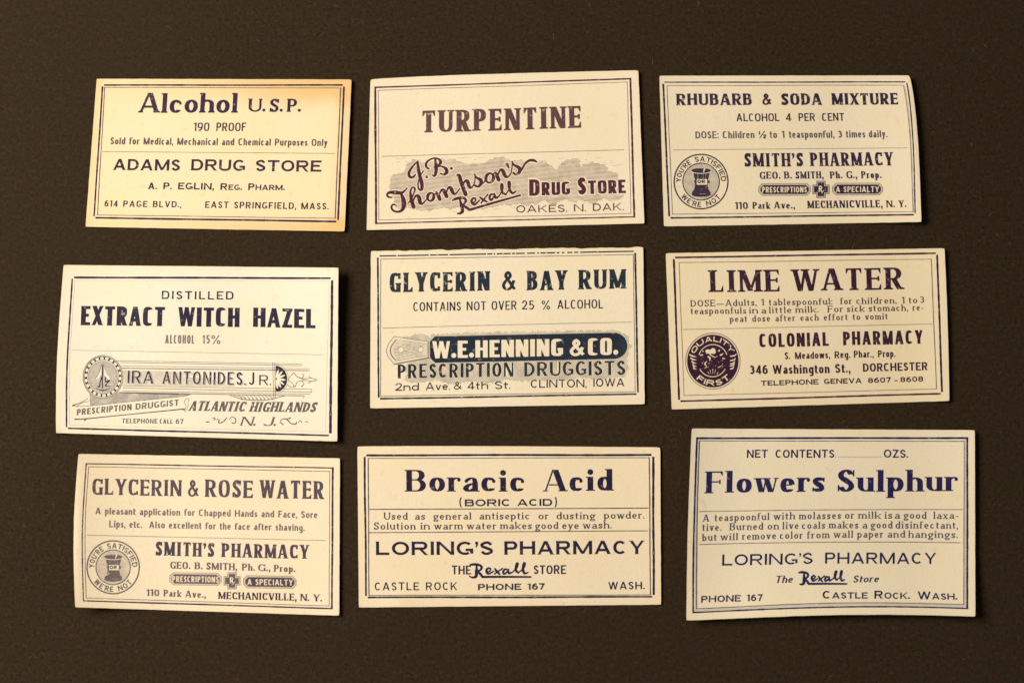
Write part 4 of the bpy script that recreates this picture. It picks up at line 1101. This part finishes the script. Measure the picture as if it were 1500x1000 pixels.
g.shapes('hatched_shade', [fr, puff], g.mat(.15, .15, (math.radians(38), 3.4, .50)), [banner, hand_out] + ph + ph2, grid=14, parent=bn, lift=.028)
hd = bpy.data.objects.new('knife_handle', None); scene.collection.objects.link(hd); hd.parent = g.root
ins = [C6(*p) for p in ((187, 172), (140, 235), (126, 290), (142, 345), (187, 398), (530, 343), (530, 216))]
loop = lambda pts, wd: sweep(pts + [pts[0]], wd / 2, wd / 2, True)
q6 = G5 / 7.5
riv = [disc(*C6(240, 279), 29 * q6, k=18), disc(*C6(457, 276), 27 * q6, k=18)]
g.shapes('handle_outline', loop(hand_out, 6 * q6) + brush([(*C6(170, 438), 11 * q6), (*C6(360, 402), 11 * q6), (*C6(540, 368), 9 * q6)]) + brush([(*C6(187, 172), 8 * q6), (*C6(140, 235), 10 * q6), (*C6(126, 290), 10 * q6), (*C6(142, 345), 10 * q6), (*C6(187, 398), 8 * q6)])
         + loop(ins, 3.5 * q6) + line([C6(538, 185), C6(540, 372)], 4 * q6) + line([C6(562, 185), C6(564, 378)], 6 * q6) + line([C6(538, 372), C6(564, 378)], 5 * q6), g.mat(.1, .35), grid=12, parent=hd, lift=.05)
g.shapes('handle_tint', [hand_out], g.mat(.55, .2, (math.radians(60), 4.5, .4)), [ins], grid=14, parent=hd, lift=.03)
g.shapes('wood_tint', [ins], g.mat(.40, .2, (math.radians(-2), 5.0, .48)), riv, grid=14, parent=hd, lift=.03)
gr = []; rg = random.Random(3)
for i in range(13):
    y = 205 + i * 13; x0 = 160 + abs(i - 6) * 5; x1 = 500 - rg.uniform(0, 60); ph_ = rg.uniform(0, 6)
    gr += brush([(*C6(x0 + (x1 - x0) * j / 9, y + 7 * math.sin(ph_ + j * 1.3) + (290 - y) * .25 * j / 9), 3 * q6) for j in range(10)], 3)
g.shapes('wood_grain', gr, g.mat(.3), riv, grid=None, parent=hd, lift=.045)
g.shapes('rivet_outline', sweep([C6(240 + 30 * math.cos(o), 279 + 30 * math.sin(o)) for o in np.linspace(0, 6.283, 25)], .8, .8, True) + sweep([C6(457 + 28 * math.cos(o), 276 + 28 * math.sin(o)) for o in np.linspace(0, 6.283, 25)], .8, .8, True), g.mat(.2), grid=None, parent=hd, lift=.05)
g.words([('PRESCRIPTION', 186, 703, 783, 692), ('DRUGGISTS', 840, 692, 1362, 683)], STRESS, (72), mat=g.mat(0, .35))
g.words([('2nd', 173, 767, 295, 765), ('Ave.', 330, 764, 456, 762), ('&', 474, 761, 516, 760), ('4th', 546, 760, 653, 758), ('St.', 687, 758, 768, 756)], Pen(.13, .12, gap=.18, n=2.1, xh=.68, dn=.12), 40)
g.words([('CLINTON,', 873, 752, 1162, 748), ('IOWA', 1197, 746, 1357, 743)], Pen(.13, .12, gap=.18, n=2.1, dn=.12), 42)

# ================================================================== 6 lime water
m6 = Label('paper_label', 'cream paper label titled LIME WATER in plum ink with solid round eagle seal', (965, 355, 3.44828),
           [(35, 55), (1443, 30), (1467, 800), (65, 843)],
           lambda u, v: edge(1 - u, .22, 1.2) + edge(u, .2, .25), (.795, .715, .54), PLUM, plain(), wear=.25, seed=6, bulge=dict(R=(1.0, .5)).items())
m6.frame('border', [(75, 77), (1405, 55), (1430, 763), (102, 802)], dict(T=8, R=9, B=8, L=9))
m6.frame('inner_border', [(102, 103), (1375, 85), (1402, 740), (127, 773)], dict(T=2.6, R=4, B=2.6, L=2.8), m6.mat(.18), gaps=False)
m6.words([('LIME', 261, 252, 608, 247), ('WATER', 677, 247, 1230, 236)], LIME, 110, 'title_lettering')
m6.words([('DOSE—Adults,', 161, 325, 494, 320), ('1', 516, 319, 530, 319), ('tablespoonful:', 556, 319, 876, 314), (' for', 898, 313, 974, 312), ('children,', 997, 312, 1200, 309), ('1', 1226, 308, 1240, 308), ('to', 1262, 308, 1305, 307), ('3', 1318, 306, 1340, 306)], BODY, 33, mat=m6.mat(.06, .4))
m6.words([('teaspoonfuls', 161, 363, 441, 360), ('in', 457, 360, 500, 359), ('a', 518, 359, 541, 359), ('little', 557, 358, 670, 357), ('milk.', 691, 356, 806, 354), ('For', 853, 353, 931, 352), ('sick', 950, 352, 1038, 350), ('stomach,', 1060, 349, 1258, 346), ('re-', 1282, 345, 1336, 344)], BODY, 33, mat=m6.mat(.06, .4))
m6.text('peat dose after each effort to vomit', BODY, 359, 403, 1155, 389, 33, mat=m6.mat(.08, .4))
m6.rule(123, 440, 1383, 412, 2.8)
m6.words([('COLONIAL', 508, 530, 858, 522), ('PHARMACY', 931, 520, 1333, 512)], Pen(.205, .145, gap=.165, n=2.6), 69)
m6.words([('S.', 636, 590, 664, 589), ('Meadows,', 688, 589, 865, 585), ('Reg.', 888, 585, 967, 583), ('Phar.,', 985, 582, 1085, 580), ('Prop.', 1107, 580, 1195, 578)], CONDM, 35)
m6.words([('346', 459, 666, 550, 664), ('Washington', 575, 664, 862, 660), ('St.,', 890, 659, 968, 657), ('DORCHESTER', 1031, 653, 1357, 645, 41)], Pen(.19, .145, xh=.72, gap=.15, n=2.7), 45)
m6.words([('TELEPHONE', 516, 724, 806, 716), ('GENEVA', 834, 715, 1024, 710), ('8607', 1056, 710, 1172, 706), ('-', 1190, 706, 1206, 706), ('8608', 1219, 706, 1335, 702)], WIDE, 26)
seal = bpy.data.objects.new('round_seal', None); scene.collection.objects.link(seal); seal.parent = m6.root
CX, CY = 272.6, 599.0
E8 = lambda x, y: (CX + (x - 515) * .362, CY + (y - 512) * .366)
def rq(txt, F, rad, cap, a0, a1, inside=False):
    out = []; arcl = abs(math.radians(a1 - a0)) * (rad + (cap * .5 if not inside else -cap * .5))
    for ch, x, W, k, sc in set_text(txt, F, arcl, cap):
        for qd in skeleton(ch, F, W):
            row = []
            for aa, bb in qd:
                an = math.radians(a0 + (a1 - a0) * ((x + aa * sc) * cap / arcl)); rr = rad + bb * cap if not inside else rad - bb * cap
                row.append((CX + rr * math.cos(an), CY - rr * math.sin(an) * 1.02))
            out.append(row)
    return out
SL = Pen(.24, .20, gap=.20, n=2.3)
cut = rq('QUALITY', SL, 97, 25, 158, 24) + rq('FIRST', SL, 122, 27, 226, 318, True)
B8 = lambda pts, k=5: brush([(*E8(x, y), wd * .364) for x, y, wd in pts], k)
cut += sweep([E8(515 + 208 * math.cos(o), 500 + 215 * math.sin(o)) for o in np.linspace(math.radians(-160), math.radians(-20), 26)], 2.1, 2.1)
cut += sweep([E8(510 + 205 * math.cos(o), 515 + 213 * math.sin(o)) for o in np.linspace(math.radians(150), math.radians(30), 26)], 2.1, 2.1)
# bird: head, breast, wing feathers and rays
cut += [[E8(*p) for p in ((405, 375), (430, 350), (480, 355), (505, 333), (535, 335), (555, 365), (555, 400), (530, 415), (500, 408), (480, 425), (455, 405), (425, 415), (418, 392))]]
cut += B8([(470, 420, 8), (510, 445, 14), (545, 460, 8), (575, 445, 8)]) + B8([(450, 450, 20), (475, 475, 22), (470, 510, 8)]) + B8([(430, 520, 12), (400, 550, 18), (425, 580, 10), (400, 615, 8)])
for y in (445, 490, 535, 578, 615): cut += B8([(190 + (y - 445) * .35, y - 20, 16), (235 + (y - 445) * .1, y, 20), (285, y + 8, 6)])
for y in (440, 500, 545, 575, 615): cut += B8([(840 - (y - 445) * .2, y - 30, 8), (820 - (y - 445) * .15, y - 5, 18), (760, y + 6, 16)])
for x0, y0, x1, y1, wd in ((345, 430, 375, 425, 22), (375, 380, 388, 372, 14), (600, 370, 606, 360, 26), (622, 430, 655, 412, 24), (655, 475, 682, 478, 20), (445, 660, 470, 690, 8), (475, 635, 488, 690, 8), (512, 620, 514, 690, 9), (550, 630, 538, 690, 8), (575, 690, 590, 660, 10), (590, 600, 640, 575, 12)):
    cut += B8([(x0, y0, wd), (x1, y1, wd * .55)])
r8 = random.Random(5)
for _ in range(26): cut.append(disc(*E8(r8.uniform(360, 660), r8.uniform(480, 610)), r8.uniform(.8, 2.4), k=7))
m6.shapes('seal_disc', [disc(CX, CY, 130, 133, 60)], m6.mat(0, .12), cut, grid=14, parent=seal, lift=.035)
m6.shapes('seal_ring', sweep(arc(CX, CY, 137.5, 141, 0, 360, 2, 72), 1.8, 1.8, True), m6.mat(.15), grid=None, parent=seal)

# ================================================================== 7 glycerin and rose water
r7 = Label('paper_label', 'cream paper label titled GLYCERIN & ROSE WATER at the left end of bottom row', (100, 655, 3.6585),
           [(55, 35), (1456, 58), (1452, 900), (38, 855)],
           lambda u, v: edge(u, .42, 4.0) + edge(1 - u, .25, .8), (.80, .72, .56), (.030, .016, .050), plain(), wear=.3, seed=7, bulge=dict(L=(-4.5, .5)).items())
l7 = dict(L=(-13, .5))
r7.frame('border', [(97, 87), (1418, 110), (1413, 862), (82, 820)], dict(T=6, R=9, B=7, L=5), bulge=l7, gaps=False)
r7.frame('inner_border', [(110, 103), (1402, 128), (1398, 848), (97, 805)], 3.0, r7.mat(.15), bulge=l7, gaps=False)
ROSE = Pen(.185, .095, gap=.16, serif=.045, e=.03, br=.06, beak=.12, n=2.7, vn=.15, dn=.135)
r7.words([('GLYCERIN', 129, 252, 606, 261, 86), ('&', 638, 262, 700, 263, 90), ('ROSE', 735, 265, 988, 270, 93), ('WATER', 1027, 271, 1368, 276, 96)], ROSE, 90, 'title_lettering', r7.mat(.06, .35))
r7.text('A pleasant application for Chapped Hands and Face, Sore', CONDM, 146, 357, 1335, 378, 36, mat=r7.mat(.17, .35))
r7.text('Lips, etc.  Also excellent for the face after shaving.', CONDM, 220, 427, 1267, 447, 36, mat=r7.mat(.17, .35))
r7.rule(103, 469, 1380, 498, 3.0)
mortar_emblem(r7, 241, 641, 140, 92, .12)
r7.words([("SMITH'S", 469, 578, 782, 585), ('PHARMACY', 823, 586, 1288, 596)], ROMAN, 74, mat=r7.mat(.04, .3))
r7.words([('GEO.', 547, 648, 655, 650), ('B.', 678, 651, 720, 652), ('SMITH,', 741, 653, 905, 657), ('Ph.', 932, 658, 1000, 660), ('G.,', 1018, 661, 1083, 662), ('Prop.', 1103, 664, 1217, 667)], ROMAN, 37, mat=r7.mat(.1, .3))
pill(r7, 543, 668, 822, 736, 'PRESCRIPTIONS', 558, 806, .014, .1)
rx_cross(r7, 878, 713, .98, .1)
pill(r7, 938, 684, 1223, 752, 'A SPECIALTY', 960, 1204, .014, .05)
r7.words([('110', 420, 794, 488, 796), ('Park', 512, 797, 606, 800), ('Ave.,', 628, 801, 738, 805)], ROMAN, 36, mat=r7.mat(.12, .3))
r7.words([('MECHANICVILLE,', 805, 810, 1224, 820, 38), ('N.', 1245, 820, 1292, 822), ('Y.', 1313, 822, 1360, 824)], ROMAN, 37)

# ================================================================== 8 boracic acid
b8 = Label('paper_label', 'cream paper label titled Boracic Acid with small crease along its bottom edge', (515, 645, 3.26087),
           [(28, 28), (1474, 32), (1478, 782), (35, 796)],
           lambda u, v: .28 * np.exp(-(((u - .13) / .05) ** 2)) * ss(v, .82, 1.0) + edge(1 - u, .2, .5) + .12 * np.sin(np.pi * u), (.80, .715, .55), (.012, .008, .040), plain((.03, .15)), wear=.16, seed=8, bulge=dict(T=(-1.0, .4)).items())
b8.frame('border', [(62, 70), (1440, 68), (1443, 745), (70, 748)], dict(T=9, R=10, B=8, L=8), wob=.8)
b8.frame('inner_border', [(80, 85), (1422, 81), (1427, 736), (83, 738)], dict(T=3.2, R=5, B=3.4, L=4.5), b8.mat(.15), gaps=False)
b8.words([('Boracic', 262, 242, 828, 243), ('Acid', 922, 241, 1245, 239)], FAT, 103, 'title_lettering')
b8.words([('(', 516, 310, 530, 310, 40), ('BORIC', 541, 313, 760, 312), ('ACID', 791, 312, 958, 311), (')', 966, 309, 980, 309, 40)], WIDEB, 33)
b8.rule(85, 328, 1420, 322, 4.5, mat=b8.mat(.05)); b8.rule(85, 439, 1415, 430, 4.0, mat=b8.mat(.08))
b8.words([('Used', 155, 377, 267, 377), ('as', 303, 377, 351, 377), ('general', 391, 377, 571, 376), ('antiseptic', 611, 376, 850, 375), ('or', 893, 375, 942, 375), ('dusting', 979, 375, 1162, 374), ('powder.', 1206, 373, 1398, 372)], BODY, 34, mat=b8.mat(.05, .25))
b8.words([('Solution', 107, 424, 305, 424), ('in', 330, 424, 373, 424), ('warm', 395, 424, 530, 423), ('water', 551, 423, 692, 423), ('makes', 711, 422, 860, 422), ('good', 877, 422, 986, 421), ('eye', 1006, 421, 1085, 421), ('wash.', 1105, 420, 1242, 419)], BODY, 34, mat=b8.mat(.05, .25))
LOR = Pen(.215, .165, gap=.20, n=2.05, serif=.03, e=.03, br=.02)
b8.words([("LORING'S", 117, 546, 676, 545), ('PHARMACY', 730, 544, 1397, 540)], LOR, 64)
b8.words([('THE', 479, 638, 570, 638), ('STORE', 870, 637, 1024, 636)], Pen(.16, .13, gap=.15, n=2.4), 42)
f8 = level((566, 650, 855), .95)
rp = []
for st in trademark(b8, f8): rp += brush(st, 5)
rp += brush([(562, 645, 5), (575, 652, 8), (598, 646, 6)])
b8.shapes('underlined_script', rp, b8.mat(0, .15), lift=.045, grid=None)
b8.text('CASTLE ROCK', Pen(.14, .12, gap=.26, n=2.1), 111, 714, 504, 713, 38)
b8.text('PHONE 167', WIDEB, 604, 714, 922, 710, 30)
b8.text('WASH.', CONDM, 1226, 710, 1400, 708, 36, spacing=1.6)

# ================================================================== 9 flowers sulphur
f9 = Label('paper_label', 'greyish cream paper label titled Flowers Sulphur, tallest of all, its lower edge bowed up', (995, 620, 3.39091),
           [(62, 25), (1467, 33), (1470, 957), (35, 977)],
           lambda u, v: edge(1 - v, .45, 3.2) * (.6 + .4 * np.sin(np.pi * u)) + edge(1 - u, .25, 1.5) + edge(u, .2, 1.2), (.80, .745, .60), BLUE, plain(), wear=.2, seed=9, bulge=dict(B=(-5.0, .55), L=(-1.5, .5)).items())
b9 = dict(B=(-17, .55), L=(-5, .5))
f9.frame('border', [(88, 73), (1430, 72), (1430, 917), (68, 937)], dict(T=9, R=9, B=7, L=8), bulge=b9, gaps=False)
f9.frame('inner_border', [(100, 86), (1415, 88), (1412, 898), (86, 918)], dict(T=3.4, R=4, B=4, L=5), f9.mat(.12), bulge=b9, gaps=False)
f9.frame('inner_border', [(95, 80), (1421, 82), (1420, 906), (79, 926)], dict(T=4, R=9, B=7, L=5), f9.mat(.68), bulge=b9, gaps=False, sides='RBL')
f9.words([('NET', 335, 170, 438, 170), ('CONTENTS', 477, 170, 769, 170), ('OZS.', 1015, 169, 1136, 170)], Pen(.165, .14, gap=.17, n=2.2), 40)
f9.shapes('dotted_leader', [disc(778 + i * 12.3, 166, 2.6) for i in range(19)], f9.mat(.15), grid=None)
f9.words([('Flowers', 132, 345, 720, 338), ('Sulphur', 786, 338, 1378, 336)], FAT, 108, 'title_lettering')
f9.rule(98, 437, 1410, 427, 3.6, -4, mat=f9.mat(.15)); f9.rule(98, 600, 1395, 591, 3.6, -7, mat=f9.mat(.15))
f9.words([('A', 117, 487, 147, 486), ('teaspoonful', 175, 485, 446, 478), ('with', 468, 478, 573, 475), ('molasses', 595, 475, 802, 473), ('or', 822, 472, 868, 472), ('milk', 889, 472, 1000, 472), ('is', 1020, 472, 1057, 472), ('a', 1069, 472, 1094, 472), ('good', 1114, 472, 1226, 473), ('laxa-', 1262, 473, 1386, 473)], BODY, 36, mat=f9.mat(.08, .3))
f9.words([('tive.', 114, 533, 208, 531), ('Burned', 250, 530, 415, 526), ('on', 438, 526, 493, 525), ('live', 512, 524, 592, 523), ('coals', 608, 523, 723, 521), ('makes', 743, 520, 888, 520), ('a', 909, 520, 932, 520), ('good', 950, 520, 1057, 520), ('disinfectant,', 1073, 520, 1383, 522)], BODY, 36, mat=f9.mat(.08, .3))
f9.words([('but', 114, 583, 184, 581), ('will', 204, 580, 290, 578), ('remove', 312, 577, 480, 573), ('color', 498, 572, 612, 570), ('from', 634, 570, 744, 568), ('wall', 766, 567, 862, 566), ('paper', 884, 566, 1012, 566), ('and', 1034, 566, 1120, 566), ('hangings.', 1138, 566, 1382, 568)], BODY, 36, mat=f9.mat(.08, .3))
f9.words([("LORING'S", 212, 705, 662, 696), ('PHARMACY', 723, 695, 1275, 696)], Pen(.175, .14, gap=.20, n=2.05), 55)
f9.text('The', ITAL, 474, 791, 560, 789, 36); f9.text('Store', ITAL, 860, 788, 988, 787, 35)
f9l = level((594, 795, 830), 1.12)
rp = []
for st in trademark(f9, f9l): rp += brush([(x, y, wd * 1.25) for x, y, wd in st], 5)
f9.shapes('underlined_script', rp, f9.mat(0, .15), lift=.045, grid=None)
f9.text('PHONE 167', WIDE, 108, 888, 413, 879, 33)
f9.words([('Castle', 711, 868, 935, 868), ('Rock.', 968, 868, 1145, 870), ('Wash.', 1183, 871, 1380, 874)], WIDE, 39)
